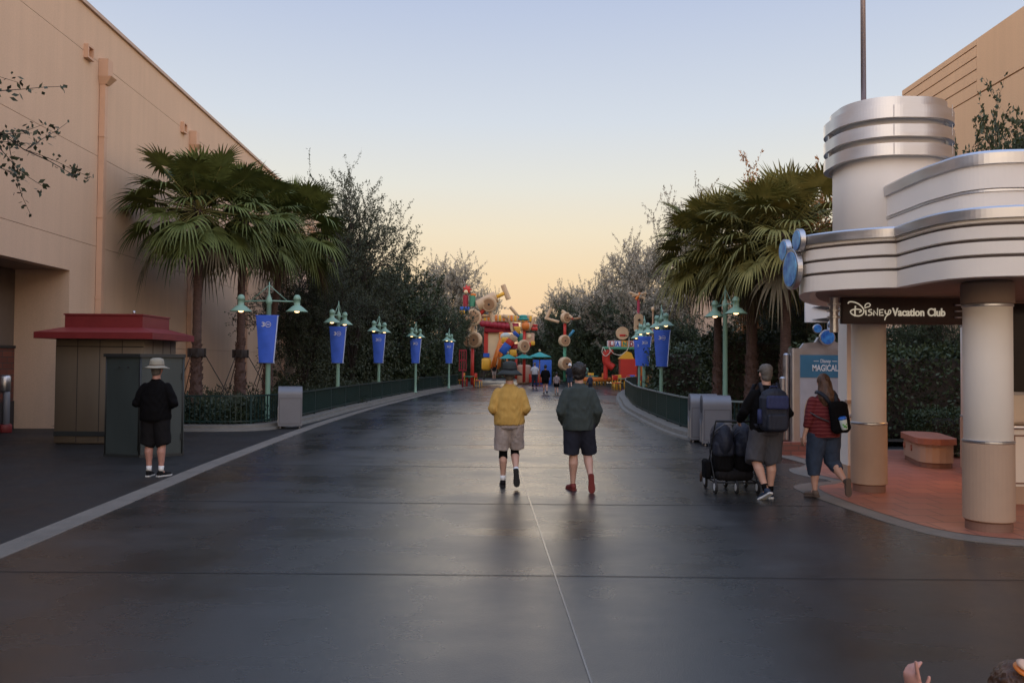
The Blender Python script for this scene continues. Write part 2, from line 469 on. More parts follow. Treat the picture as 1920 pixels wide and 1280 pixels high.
def melt(mb, name, m, parent=None, voxel=.012, smooth=4, wr=0.0, wscale=7, wz=.5):
    # union of closed shapes -> one continuous surface
    me = bpy.data.meshes.new('tmp'); me.from_pydata(mb.v, [], mb.f)
    o = bpy.data.objects.new('tmp', me); col.objects.link(o); recalc(o)
    r = o.modifiers.new('r', 'REMESH'); r.mode = 'VOXEL'; r.voxel_size = voxel
    if smooth:
        k = o.modifiers.new('s', 'SMOOTH'); k.iterations = smooth; k.factor = .5
    o = finalize(o, name, m, parent)
    if wr:
        n = len(o.data.vertices); co = np.empty(n * 3, 'f'); nm = np.empty(n * 3, 'f')
        o.data.vertices.foreach_get('co', co); o.data.vertices.foreach_get('normal', nm)
        co = co.reshape(-1, 3); nm = nm.reshape(-1, 3)
        x, y, z = co[:, 0] * wscale, co[:, 1] * wscale, co[:, 2] * wscale * wz
        w1 = np.sin(1.7 * x + 2.3 * z + 1.3 * np.sin(1.9 * z - 1.1 * y + .6) + .8 * np.sin(3.1 * y + x))
        w2 = np.sin(3.9 * z - 2.7 * x + 1.7 * np.sin(2.3 * x + 1.7 * y + 2.0) + 1.1 * np.sin(1.3 * z))
        w3 = np.sin(7.3 * x + 5.1 * z + 2.1 * np.sin(3.7 * z + 1.2) + 1.4 * np.sin(6.1 * y))
        d = wr * (.40 * w1 + .22 * (1 - 2 * np.abs(w2)) + .20 * w3)
        co += nm * d[:, None]
        o.data.vertices.foreach_set('co', co.ravel())
        o.data.update()
    return o
def text(s, size, m, name, parent, loc, rot, width=None, ext=.006, bold=0.0, font_align='LEFT'):
    cu = bpy.data.curves.new('t', 'FONT'); cu.body = s; cu.size = size; cu.extrude = ext; cu.offset = bold
    cu.align_x = font_align; cu.resolution_u = 4
    o = bpy.data.objects.new('t', cu); col.objects.link(o)
    dg = bpy.context.evaluated_depsgraph_get()
    me = bpy.data.meshes.new_from_object(o.evaluated_get(dg)); bpy.data.objects.remove(o)
    xs = [v.co.x for v in me.vertices]
    if width:
        k = width / (max(xs) - min(xs))
        for v in me.vertices: v.co.x *= k
    me.materials.clear(); me.materials.append(M[m])
    o = bpy.data.objects.new(name, me); col.objects.link(o); o.parent = parent
    o.location = loc; o.rotation_euler = rot
    return o
def smooth_path(P, n=6):
    # Catmull-Rom through 2-D points
    out = []
    P = [Vector(p) for p in P]
    for i in range(len(P) - 1):
        a = P[max(i - 1, 0)]; b = P[i]; c = P[i + 1]; d = P[min(i + 2, len(P) - 1)]
        for k in range(n):
            t = k / n
            out.append(.5 * ((2 * b) + (c - a) * t + (2 * a - 5 * b + 4 * c - d) * t * t + (3 * b - a - 3 * c + d) * t ** 3))
    out.append(P[-1])
    return out
def offset(P, d):
    out = []
    for i, p in enumerate(P):
        t = (P[min(i + 1, len(P) - 1)] - P[max(i - 1, 0)]).normalized()
        out.append(p + Vector((-t.y, t.x)) * d)
    return out
def profile_path(mb, P, prof, smooth=False, cap=True):
    # sweep a closed (offset, z) profile along a 2-D path; positive offset = left of travel
    n = len(prof); vs = []
    offs = {}
    for (d, z) in prof:
        if d not in offs: offs[d] = offset(P, d)
    for i in range(len(P)):
        for (d, z) in prof:
            q = offs[d][i]; vs.append((q.x, q.y, z))
    fs = []
    for i in range(len(P) - 1):
        for k in range(n): fs.append((i * n + k, i * n + (k + 1) % n, (i + 1) * n + (k + 1) % n, (i + 1) * n + k))
    if cap: fs += [tuple(range(n - 1, -1, -1)), tuple((len(P) - 1) * n + k for k in range(n))]
    return mb.add(vs, fs, smooth)
# ================================================================ SETTING: ground, street, kerbs
rnd = random.Random(7)
struct(MB().sheet([(-300, -60), (300, -60), (300, 500), (-300, 500)], 0).obj('ground', 'asphalt_side'))
GUT = smooth_path([(-4.25, -8), (-4.45, 3), (-4.62, 7.4), (-4.7, 8.76), (-4.87, 11.44), (-5.06, 14.6), (-5.31, 21.2), (-5.35, 26), (-5.27, 31.6),
                   (-4.98, 38), (-4.63, 45), (-3.56, 55.7), (-2.2, 64), (0, 72)], 5)
RK = smooth_path([(6.9, 17.6), (5.5, 18.0), (4.6, 18.6), (4.1, 19.7), (4.0, 23), (4.28, 30.8), (4.9, 37), (5.54, 42.8), (6.85, 50.9), (8.6, 55), (12, 57)], 5)
# street: everything between the gutter and the right kerb, out to the toy plaza
left = [tuple(p) for p in offset(GUT, -.14)]
right = [(14, -8), (14, 7.4), (9, 7.7), (5.6, 8.0), (5.2, 12), (6.2, 17.4)] + [tuple(p) for p in RK] + [(30, 60), (30, 110), (-14, 110), (-14, 74)]
street = MB()
n = len(GUT)
gl = [(p[0], p[1]) for p in left]
def xr(y):
    if y < 7.6: return 14
    if y < 17.4: return 6.5
    best = 4.05
    for a, b in zip(RK[8:], RK[9:]):
        if a.y <= y <= b.y and b.y > a.y: best = a.x + (b.x - a.x) * (y - a.y) / (b.y - a.y)
    return best if y < 56 else 30
ys = [p[1] for p in gl]
street.ribbon(gl, [(xr(y), y) for y in ys], .004)
street.sheet([(-14, 72), (30, 72), (30, 120), (-14, 120)], .004)
struct(street.obj('street', 'asphalt_road'))
g = MB(); profile_path(g, GUT, [(-.15, .0), (-.14, .012), (0, .010), (.14, .014), (.15, 0)])
struct(g.obj('gutter', 'concrete'))
sx = lambda y: .61 - .0352 * y
struct(MB().ribbon([(sx(y) - .007, y) for y in (1, 5, 10, 20, 34)], [(sx(y) + .007, y) for y in (1, 5, 10, 20, 34)], .0085).obj('street_seam', 'seam'))
j = MB()
for y in (3.4, 6.83, 10.29, 13.9, 17.6, 21.5, 25.5, 30, 35, 41, 48, 56):
    xl = -4.55 if y < 8 else -4.75 if y < 12 else -5.1
    wj = .007 if y < 8 else .011
    for k in range(10):
        x0 = xl + (xr(y) - .4 - xl) * k / 10; x1 = xl + (xr(y) - .4 - xl) * (k + 1) / 10
        if y > 7.6 and x1 > 3.9: x1 = min(x1, 3.9)
        if x1 <= x0: continue
        j.ribbon([(x0, y + wj + .02 * math.sin(k)), (x1, y + wj + .02 * math.sin(k + 1))], [(x0, y - wj + .02 * math.sin(k)), (x1, y - wj + .02 * math.sin(k + 1))], .0075)
struct(j.obj('pavement_joints', 'joint'))

LK = smooth_path([(-10.9, 20.3), (-8.28, 20.45), (-6.7, 20.7), (-6.1, 21.6), (-5.82, 24), (-5.78, 28), (-5.66, 32), (-5.38, 38), (-5.02, 45), (-3.98, 55.7), (-3.6, 59), (-4.4, 62), (-8, 63.5)], 5)
k = MB(); profile_path(k, LK, [(-.12, 0), (-.10, .05), (0, .06), (.02, .14), (.32, .15), (.34, 0)])
struct(k.obj('kerb', 'curb_stone'))
k = MB(); profile_path(k, RK, [(.14, 0), (.12, .05), (0, .06), (-.03, .15), (-.42, .16), (-.45, 0)])
struct(k.obj('kerb', 'curb_stone'))
bl = MB(); bl.sheet([tuple(p) for p in offset(LK, .33)] + [(-13.2, 63.5), (-11.3, 20.3)], .11); struct(bl.obj('planting_bed', 'soil'))
bl = MB(); bl.sheet([(14.2, 17.6)] + [tuple(p) for p in offset(RK, -.44)][::1] + [(14.2, 57)], .11)
struct(recalc(bl.obj('planting_bed', 'soil')))
# soil between the shaded patio and the tall building
FO = smooth_path([(5.3, 17.3), (5.12, 16.0), (5.2, 15.0)], 4)[:-1] + smooth_path([(5.2, 14.6), (4.95, 14.2), (4.66, 13.9), (4.56, 13.4), (4.66, 12.9), (4.85, 12.6)], 4)[:-1] + \
     smooth_path([(4.8, 12.42), (4.35, 12.25), (4.05, 11.9), (4.0, 11.3), (4.08, 10.3), (4.2, 9.2), (4.42, 8.5), (5.0, 8.1), (6.2, 7.95), (9, 7.9), (12, 7.9)], 5)
struct(recalc(MB().prism([tuple(p) for p in FO] + [(12, 17.3)], 0, .012).obj('patio_edge', 'concrete')))
FI = [Vector((5.5, 17.1)), Vector((5.42, 15.9)), Vector((5.5, 15.0))] + [Vector((5.25, 14.25)), Vector((4.95, 13.95)), Vector((4.84, 13.45)), Vector((4.95, 12.9)), Vector((5.05, 12.5))] + \
     smooth_path([(4.75, 12.15), (4.42, 11.9), (4.3, 11.3), (4.33, 10.3), (4.45, 9.3), (4.65, 8.72), (5.15, 8.38), (6.2, 8.22), (9, 8.15), (12, 8.15)], 5)
struct(recalc(MB().sheet([tuple(p) for p in FI] + [(12, 17.1)], .017).obj('patio_floor', 'paver')))

# ================================================================ LEFT: long stucco building
bld = empty('warehouse_building', (-10.4, 0, 0), 'long windowless peach stucco building along the left of the street', 'building', rz=math.atan(.0387))
w = MB()
Y0, YO, Y1 = -14.0, 20.89, 66.0
zs = [(0, 2.144), (2.156, 4.794), (4.806, 7.244), (7.256, 9.794), (9.806, 11.0)]
for a, b in zs:
    if b > 4.01:
        w.box((-.15, (Y0 + YO) / 2, (max(a, 4.0) + b) / 2), (.3, YO - Y0, b - max(a, 4.0)))
    for q in range(8):
        ya = YO + (Y1 - YO) * q / 8; yb = YO + (Y1 - YO) * (q + 1) / 8
        w.box((-.15, (ya + yb) / 2, (a + b) / 2), (.3, yb - ya, b - a))
w.box((-.9, YO + .15, 2.03), (1.199, .297, 4.05))
w.box((-6, Y1 + .1, 5.5), (12, .2, 11))
w.box((-12, (Y0 + Y1) / 2, 5.4), (.2, Y1 - Y0, 10.8)); w.box((-6, Y0 + .1, 5.4), (11.6, .2, 10.8))
w.obj('wall', 'stucco', bld)
b = MB(); b.box((-.32, (Y0 + Y1) / 2, 7.5), (.3, Y1 - Y0 - .1, 6.9)); b.box((-.32, (YO + Y1) / 2 + .2, 2.4), (.3, Y1 - YO - .5, 4.7))
b.obj('wall_backing', 'stucco_trim', bld)
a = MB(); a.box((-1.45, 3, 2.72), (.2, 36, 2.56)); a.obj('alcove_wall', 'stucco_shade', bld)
MB().box((-1.42, 3, 1.36), (.2, 36, 1.32)).obj('brick_panel', 'brick_wall', bld)
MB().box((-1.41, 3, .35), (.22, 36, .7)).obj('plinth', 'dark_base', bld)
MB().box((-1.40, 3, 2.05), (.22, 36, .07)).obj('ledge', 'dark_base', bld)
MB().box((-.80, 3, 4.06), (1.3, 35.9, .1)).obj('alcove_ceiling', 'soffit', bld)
MB().box((-.14, (Y0 + Y1) / 2, 11.05), (.42, Y1 - Y0, .10)).obj('coping', 'coping', bld)
MB().box((-6, (Y0 + Y1) / 2, 10.6), (11.6, Y1 - Y0 - .6, .2)).obj('roof', 'groove', bld)
for y in (22.36, 29.35, 36.4, 43.4, 50.4):
    p = MB(); p.box((.09, y, 4.9), (.15, .17, 9.0)); 
    for zz in (1.2, 3.4, 5.6, 7.8): p.box((.085, y, zz), (.17, .21, .04))
    po = p.obj('downspout', 'stucco_trim', bld)
    h = MB()
    h.prism([(.006, y - .15), (.26, y - .15), (.26, y + .15), (.006, y + .15)], 9.42, 9.90)
    h.add([(.006, y - .17, 9.42), (.36, y - .17, 9.42), (.36, y + .17, 9.42), (.006, y + .17, 9.42), (.006, y - .1, 9.22), (.2, y - .1, 9.22), (.2, y + .1, 9.22), (.006, y + .1, 9.22)],
          [(0, 1, 5, 4), (1, 2, 6, 5), (2, 3, 7, 6), (3, 0, 4, 7), (4, 5, 6, 7)])
    h.obj('leader_head', 'stucco_trim', po)
    o = MB(); yy = y - .82
    for (dy, dz, sy, sz) in ((-.15, 0, .05, .36), (.15, 0, .05, .36), (0, .155, .25, .05), (0, -.155, .25, .05)): o.box((.06, yy + dy, 9.8 + dz), (.12, sy, sz))
    oo = o.obj('overflow_scupper', 'stucco_trim', bld)
for y in (28.6, 41.7): MB().tube([(-.3, y, 11.0), (-.3, y, 11.42)], .05).obj('roof_vent', 'coping', bld)
f = MB(); f.box((.05, 21.9, 2.72), (.1, .26, .26)); f.obj('wall_box', 'white', bld)
MB().tube([(.15, 21.9, 2.5), (.15, 21.9, 2.95)], .02).obj('hose_bib', 'steel_dull', bld)

# ================================================================ RIGHT: tall stucco building and the low one beyond
rb = empty('tall_building', (14.2, 30, 0), 'tall orange tan stucco building with parallel grooves at its roof corner', 'building')
w = MB()
zz = [(0, 3.4), (3.42, 6.8), (6.82, 10.05), (10.09, 10.48), (10.52, 10.85), (10.89, 11.23), (11.27, 11.58), (11.62, 11.8)]
for a, b in zz[3:]: w.box((.2, -2.42, (a + b) / 2), (.4, 4.84, b - a))
w.box((.2, -22, 10.95), (.4, 34.3, 1.70))
for a, b in zz[:3]: w.box((.2, -19.6, (a + b) / 2), (.4, 39.2, b - a))
w.box((10.2, .1, 5.9), (20, .2, 11.8))
w.obj('wall', 'stucco_orange', rb)
MB().box((.45, -19.6, 5.85), (.3, 39, 11.6)).obj('wall_backing', 'stucco_trim', rb)
lb = empty('low_building', (10.4, 44, 0), 'low pink stucco building glimpsed behind the palms at right', 'building')
w = MB(); w.box((8, 5, 2.9), (17, 10, 5.8)); w.obj('wall', 'stucco', lb)
w = MB(); w.box((8, 4.98, 5.86), (17.3, 10.3, .16)); w.box((8, -.06, 3.0), (17.1, .12, .14)); w.obj('cornice', 'cream', lb)
for x in (1.2, 4.2, 7.2): MB().box((x, -.03, 1.6), (1.2, .1, 1.5)).obj('window', 'window_dark', lb)

# ================================================================ RIGHT: streamlined pavilion
pv = empty('pavilion', (0, 0, 0), 'cream streamlined pavilion with a banded round tower, round columns and a curved canopy', 'kiosk')
P1a = smooth_path([(5.6, 12.9), (4.7, 12.4), (4.2, 11.75), (3.86, 11.05), (3.62, 10.4), (3.55, 9.95), (3.75, 9.62), (3.98, 9.42), (4.18, 9.30), (4.32, 9.27)], 6)
P1b = smooth_path([(4.32, 9.27), (4.32, 8.75), (4.37, 8.38), (4.50, 8.16), (4.72, 8.02), (5.05, 7.94), (5.8, 7.90), (8.6, 7.9)], 6)
CP = P1a[:-1] + P1b
prof = [(0, 2.63), (0, 2.815), (.045, 2.82), (.045, 2.845), (-.004, 2.85), (-.004, 2.97), (.045, 2.975), (.045, 3.0), (-.008, 3.005), (-.008, 3.125), (.045, 3.13), (.045, 3.155), (-.012, 3.16), (-.012, 3.20), (.3, 3.20), (.3, 2.70), (.12, 2.63)]
f = MB(); profile_path(f, CP, prof); recalc(f.obj('fascia', 'cream', pv))
f = MB(); profile_path(f, CP, [(-.045, 3.195), (-.05, 3.29), (-.03, 3.31), (.28, 3.31), (.30, 3.201), (-.03, 3.201)]); recalc(f.obj('cap_band', 'steel', pv))
inner = [tuple(p) for p in offset(CP, .13)] + [(8.6, 12.9)]
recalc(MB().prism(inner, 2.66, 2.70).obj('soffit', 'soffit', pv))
recalc(MB().prism([tuple(p) for p in offset(CP, .25)] + [(8.6, 12.9)], 3.12, 3.18).obj('canopy_roof', 'steel_dull', pv))
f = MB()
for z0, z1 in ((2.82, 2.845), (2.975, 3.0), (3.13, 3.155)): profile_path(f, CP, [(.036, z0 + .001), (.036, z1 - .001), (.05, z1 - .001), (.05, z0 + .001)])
recalc(f.obj('groove_shade', 'groove', pv))  # dark strips painted into the fascia grooves as their shade
# upper tier
UP = smooth_path([(5.0, 11.0), (5.0, 10.4), (5.0, 10.0), (5.04, 9.7), (5.12, 9.38), (5.32, 9.19), (5.7, 9.12), (6.4, 9.1), (8.6, 9.1)], 6)
f = MB(); profile_path(f, UP, [(0, 3.18), (0, 3.70), (.04, 3.705), (.04, 3.735), (-.01, 3.74), (-.01, 4.02), (.2, 4.02), (.2, 3.18)]); recalc(f.obj('upper_tier', 'cream', pv))
f = MB(); profile_path(f, UP, [(-.04, 4.01), (-.045, 4.13), (-.02, 4.16), (.22, 4.16), (.22, 4.021), (-.02, 4.021)]); recalc(f.obj('upper_cap_band', 'steel', pv))
f = MB(); profile_path(f, UP, [(-.014, 3.702), (-.014, 3.725), (.03, 3.725), (.03, 3.702)]); recalc(f.obj('trim_strip', 'steel', pv))
recalc(MB().prism([tuple(p) for p in offset(UP, .15)] + [(8.6, 12.5), (5.0, 12.5)], 3.9, 3.96).obj('upper_roof', 'steel_dull', pv))
MB().lathe([(.05, 0), (.06, .02), (.05, .07), (.02, .09)], 12, (5.45, 9.5, 4.1)).obj('roof_cap', 'white', pv)
# tower
def rrect(x0, x1, y0, y1, r, n=10):
    out = []
    for cx, cy, a0 in ((x1 - r, y0 + r, -90), (x1 - r, y1 - r, 0), (x0 + r, y1 - r, 90), (x0 + r, y0 + r, 180)):
        for k in range(n + 1):
            a = R(a0 + 90 * k / n); out.append((cx + r * math.cos(a), cy + r * math.sin(a)))
    return out
def tw(d): return rrect(4.60 - d, 5.98 + d, 10.97 - d, 12.3 + d, .55 + d, 26)
o = recalc(MB().prism(tw(0), 3.15, 5.22, True).obj('tower', 'cream', pv))
def ring(d0, d1, z0, z1):
    a = tw(d1); b = tw(d0); n = len(a); m = MB()
    vs = [(x, y, z0) for x, y in a] + [(x, y, z1) for x, y in a] + [(x, y, z1) for x, y in b] + [(x, y, z0) for x, y in b]
    fs = []
    for q in range(4):
        for k in range(n): fs.append((q * n + k, q * n + (k + 1) % n, ((q + 1) % 4) * n + (k + 1) % n, ((q + 1) % 4) * n + k))
    return m.add(vs, fs)
for z0, z1 in ((4.54, 4.70), (4.79, 4.95), (5.04, 5.21)): recalc(ring(.05, .12, z0, z1).obj('tower_band', 'steel', o))
recalc(ring(-.03, .035, 5.215, 5.345).obj('tower_cap', 'steel', o))
for z0, z1 in ((4.54, 4.70), (4.79, 4.95), (5.04, 5.21)):
    for x in (5.03, 5.80): MB().box((x, 10.97 - .121, (z0 + z1) / 2), (.006, .006, z1 - z0 - .01)).obj('band_seam', 'steel_dull', o)
for z in (4.745, 4.995):
    for x, y in ((4.53, 11.75), (6.05, 11.6)): MB().box((x, y, z), (.05, .05, .10)).obj('band_bracket', 'steel_dull', o)
recalc(MB().prism(tw(-.01), 5.2, 5.345).obj('tower_roof', 'steel_dull', o))
for a in (0, 60, 120, 180, 240, 300):
    pass
m = MB(); m.tube([(4.84, 11.35, 5.3), (4.825, 11.35, 9.5)], [.036, .030], 12); m.cyl((4.84, 11.35, 5.37), .075, .05)
m.obj('flagpole', 'pole_metal', pv)
def column(x, y, r, top=2.65, name='column'):
    c = MB().cyl((x, y, (.97 + top) / 2), r, top - .97, n=40, bev=.004)
    for i in range(len(c.sm)): c.sm[i] = True
    c = c.obj(name, 'cream', pv)
    MB().cyl((x, y, .53), r + .012, .82, n=40, bev=.01).obj('lower_drum', 'tan_render', c)
    MB().cyl((x, y, .06), r - .012, .115, n=40, bev=.01).obj('base', 'brown_base', c)
    MB().cyl((x, y, .955), r + .016, .03, n=40, bev=.006).obj('collar', 'steel', c)
    MB().cyl((x, y, 2.40), r + .01, .03, n=40, bev=.006).obj('collar', 'steel', c)
    MB().cyl((x, y, 2.53), r + .02, .225, n=40, bev=.01).obj('capital', 'soffit', c)
    return c
column(5.11, 8.88, .238)
column(4.97, 11.52, .225)
column(7.46, 13.3, .215)
column(8.1, 9.2, .238)
# service counters
def counter(x0, x1, y0, y1, name='counter'):
    c = MB(); c.box(((x0 + x1) / 2, (y0 + y1) / 2, .60), (x1 - x0, y1 - y0, .72)); c = c.obj(name, 'cream', pv)
    MB().box(((x0 + x1) / 2, (y0 + y1) / 2, .125), (x1 - x0 + .03, y1 - y0 + .03, .23)).obj('plinth', 'tan_render', c)
    MB().rbox(((x0 + x1) / 2, (y0 + y1) / 2, .985), (x1 - x0 + .08, y1 - y0 + .08, .05), .012).obj('counter_top', 'steel_dull', c)
    fr = MB(); n = max(1, round((x1 - x0) / .34))
    for q in range(n):
        a = x0 + (x1 - x0) * q / n + .05; b = x0 + (x1 - x0) * (q + 1) / n - .05
        for xx in (a, b): fr.box((xx, y0 - .006, .58), (.018, .012, .58))
        fr.box(((a + b) / 2, y0 - .006, .88), (b - a, .0119, .018)); fr.box(((a + b) / 2, y0 - .006, .28), (b - a, .0119, .018))
    fr.obj('panel_frame', 'brown_base', c); return c
counter(5.10, 5.62, 12.55, 12.95)
MB().box((5.36, 12.78, 1.82), (.50, .34, 1.64)).obj('booth_wall', 'cream', pv)
m = MB(); m.box((5.36, 12.6, 1.20), (.54, .10, .05)); m.obj('booth_ledge', 'tan_render', pv)
counter(6.32, 8.4, 10.5, 11.1)
m = MB(); m.box((7.6, 11.6, 1.16), (1.7, .12, .42)); m.obj('back_panel', 'cream', pv)
MB().box((7.6, 11.62, 2.0), (1.7, .06, 1.28)).obj('window', 'window_dark', pv)
m = MB(); m.box((6.76, 11.6, 1.9), (.06, .2, 1.5)); m.box((7.6, 11.6, 1.38), (1.7, .16, .04)); m.obj('window_frame', 'steel_dull', pv)
# downlights under the canopy
for i, (x, y) in enumerate(((6.45, 12.1), (7.25, 11.95), (6.3, 9.9))):
    d = MB().cyl((x, y, 2.655), .075, .03, n=20).obj('downlight', 'glow_orange', pv)
    l = bpy.data.lights.new('downlight_lamp', 'SPOT'); l.energy = 55 if i < 2 else 16; l.color = (1, .46, .14); l.spot_size = R(150); l.spot_blend = .8; l.shadow_soft_size = .08
    lo = bpy.data.objects.new('downlight_lamp', l); col.objects.link(lo); lo.location = (x, y, 2.62); lo.parent = d

# hanging sign board
sg = empty('sign_board', (4.32, 10.85, 2.30), 'long dark brown sign board with raised cream lettering under the canopy', 'sign')
MB().rbox((.86, 0, .17), (1.72, .10, .35), .01).obj('board', 'sign_board', sg)
K = 10.8 / 1550 / 8
def zp(x, y): return ((x / 8 - 17) * 8 * K, -.058, .325 - (y - 120) * K)
scr = MB()
for st, wd in (([(215, 195), (240, 170), (300, 172), (370, 198), (430, 250), (455, 305), (435, 355), (385, 380), (320, 375), (270, 350), (252, 315), (285, 288), (340, 280), (395, 285), (418, 305), (385, 325)], 10),
               ([(328, 230), (320, 300), (322, 388)], 11), ([(482, 290), (486, 370)], 10), ([(468, 245), (480, 208), (520, 190), (550, 208), (538, 236), (500, 248), (466, 262)], 8),
               ([(572, 285), (535, 290), (524, 310), (572, 332), (566, 360), (515, 370)], 9), ([(602, 375), (602, 298), (656, 370), (660, 262)], 9),
               ([(745, 282), (690, 288), (690, 370), (748, 366)], 9), ([(690, 328), (738, 324)], 8),
               ([(772, 290), (778, 338), (812, 345), (832, 290), (856, 300), (848, 340), (800, 372), (778, 400), (766, 442)], 9)):
    P = [Vector((x, y)) for x, y in st]
    q = smooth_path(st, 4) if len(st) > 4 else P
    scr.tube([zp(a.x, a.y) for a in q], wd * K, 8)
scr.obj('lettering', 'letter_cream', sg)
x0 = zp(884, 0)[0]; x1 = zp(1365, 0)[0]; x2 = zp(1408, 0)[0]; x3 = zp(1672, 0)[0]
zb = zp(0, 374)[2]
text('Vacation', .145, 'letter_cream', 'lettering', sg, (x0, -.056, zb), (PI / 2, 0, 0), x1 - x0, .006, .003)
text('Club', .145, 'letter_cream', 'lettering', sg, (x2, -.056, zb), (PI / 2, 0, 0), x3 - x2, .006, .003)
for zz in (.25, .17, .09):
    MB().tube([(1.46, -.065, zz), (1.60, -.065, zz)], .012, 10).obj('pin', 'steel', sg)
MB().cyl((-.10, -.02, .11), .055, .46, n=24).obj('bracket', 'steel', sg)
for zz in (.25, .165, .08): MB().cyl((-.10, -.02, zz), .085, .028, n=24).obj('ring', 'steel', sg)
def emblem(name, loc, rz, r, ears, m, label, th=.07):
    e = empty(name, loc, label, 'emblem', rz=rz)
    def disc(nm, x, z, rr, par, d=0):
        c = MB().cyl((x, d, z), rr, th, 'Y', 40, .006).obj(nm, 'steel_dull', par)
        MB().cyl((x, d - th / 2 - .002, z), rr * .86, .012, 'Y', 40, .003).obj('glass_face', m, c)
        return c
    disc('globe', 0, 0, r, e)
    for (x, z, rr) in ears: disc('ear_disc', x, z, rr, e, .006)
    return e
e = emblem('emblem', (3.46, 10.18, 2.93), -PI / 2, .25, ((-.24, .29, .14), (.22, .31, .14)), 'globe_blue', 'large blue globe emblem with two smaller discs on the end of the canopy')
e.rotation_euler = (0, R(-5), -PI / 2 + R(2))

# information board
ib = empty('information_board', (6.15, 16.25, 0), 'grey stepped metal display board holding a blue and white poster', 'notice board')
MB().box((0, 0, .13), (1.86, .5, .26)).obj('plinth', 'brick_plinth', ib)
f = MB()
f.prism(rrect(-.70, .70, -.12, .12, .05, 3), .26, 2.08); f.obj('frame', 'steel_dull', ib)
for sx_, z1 in ((-.76, 1.98), (-.83, 1.52), (.76, 1.98), (.83, 1.52)): MB().cyl((sx_, 0, .26 + (z1 - .26) / 2), .06, z1 - .26, n=16, bev=.03).obj('side_post', 'steel_dull', ib)
s = MB(); s.plate([(-.5, 0), (.5, 0), (.42, .10), (.20, .12), (.14, .22), (-.14, .22), (-.20, .12), (-.42, .10)], (0, .05, 2.08), (1, 0, 0), (0, 0, 1), .1); s.obj('crest', 'steel_dull', ib)
MB().box((0, -.125, 1.15), (1.06, .012, 1.60)).obj('poster', 'poster_pale', ib)
MB().box((0, -.134, 1.73), (1.06, .008, .44)).obj('poster_panel', 'poster_blue', ib)
text('MAGICAL', .17, 'white', 'lettering', ib, (-.30, -.14, 1.64), (PI / 2, 0, 0), .50, .002, .003)
text('Disney', .10, 'white', 'lettering', ib, (-.14, -.14, 1.80), (PI / 2, R(0), 0), .20, .002, .001)
for qx in (-.22, .14): MB().box((qx, -.139, 1.83), (.10, .004, .010)).obj('rule', 'white', ib)
q = MB(); q.ell((-.3, -.132, .8), (.16, .012, .35)); q.ell((.2, -.132, .7), (.22, .012, .28)); q.obj('poster_artwork', 'tan_render', ib)
emblem('emblem', (6.14, 16.1, 2.29), 0, .155, ((-.19, .17, .09), (.10, .26, .085)), 'globe_deep', 'small deep blue globe emblem with two discs on top of the display board', .05)

# white panel with dark fins, behind the pavilion
wp = empty('white_panel', (6.55, 17.6, 0), 'white panel with dark pointed fins behind the canopy edge', 'sign')
MB().box((0, 0, 2.87), (.62, .06, .42)).obj('panel', 'white', wp)
m = MB(); m.plate([(-.18, .06), (.30, -.02), (.30, .12)], (0, -.05, 2.92), (1, 0, 0), (0, 0, 1), .02); m.plate([(-.18, 0), (.3, .06), (.3, -.06)], (0, -.05, 2.72), (1, 0, 0), (0, 0, 1), .02); m.obj('fin', 'dark_base', wp)
MB().tube([(.2, 0, .01), (.2, 0, 2.7)], .04).obj('post', 'steel_dull', wp)

# bench
bn = empty('bench', (7.43, 14.8, 0), 'low tan masonry bench with a rounded terracotta seat beside the hedge', 'bench', rz=R(-104))
def stad(L, W, n=8):
    o = []
    for cx, a0 in ((L / 2 - W / 2, -90), (-L / 2 + W / 2, 90)):
        for k in range(n + 1):
            a = R(a0 + 180 * k / n); o.append((cx + W / 2 * math.cos(a), W / 2 * math.sin(a)))
    return o
recalc(MB().prism(stad(1.62, .52), .02, .12).obj('base', 'brown_base', bn))
recalc(MB().prism(stad(1.66, .56), .11, .42).obj('body', 'tan_render', bn))
recalc(MB().prism(stad(1.76, .66), .42, .52).obj('seat', 'terracotta', bn))
for x in (-.45, .1): MB().cyl((x, -.285, .30), .055, .03, 'Y', 16).obj('medallion', 'terracotta', bn)
# ================================================================ STREET FURNITURE
def fence(name, path, label, z0=.15, h=.72, rail='fence_green', step=.11):
    P = path
    f = empty(name, (P[0].x, P[0].y, 0), label, 'fence')
    o = Vector((P[0].x, P[0].y)); Q = [p - o for p in P]
    # resample
    S = [Q[0]]; acc = 0
    dense = []
    for a, b in zip(Q, Q[1:]):
        L = (b - a).length; n = max(1, int(L / .02))
        for k in range(n): dense.append(a + (b - a) * k / n)
    dense.append(Q[-1])
    pk = [dense[0]]; run = 0
    for a, b in zip(dense, dense[1:]):
        run += (b - a).length
        if run >= step: pk.append(b); run = 0
    m = MB()
    for i, p in enumerate(pk):
        t = (pk[min(i + 1, len(pk) - 1)] - pk[max(i - 1, 0)]).normalized()
        m.box((p.x, p.y, z0 + h / 2), (.016, .028, h - .06), rz=math.atan2(t.y, t.x))
    m.obj('pickets', 'fence_green', f)
    r = MB(); profile_path(r, Q, [(-.025, z0 + h - .03), (-.025, z0 + h + .01), (.025, z0 + h + .01), (.025, z0 + h - .03)]); recalc(r.obj('top_rail', rail, f))
    r = MB(); profile_path(r, Q, [(-.018, z0 + .06), (-.018, z0 + .09), (.018, z0 + .09), (.018, z0 + .06)]); recalc(r.obj('bottom_rail', 'fence_green', f))
    for i in range(0, len(pk), 18):
        p = pk[i]; t = (pk[min(i + 1, len(pk) - 1)] - pk[max(i - 1, 0)]).normalized()
        MB().box((p.x, p.y, z0 + h / 2 + .01), (.05, .05, h + .02), rz=math.atan2(t.y, t.x)).obj('fence_post', 'fence_green', f)
    return f
LF = offset(LK, .24)
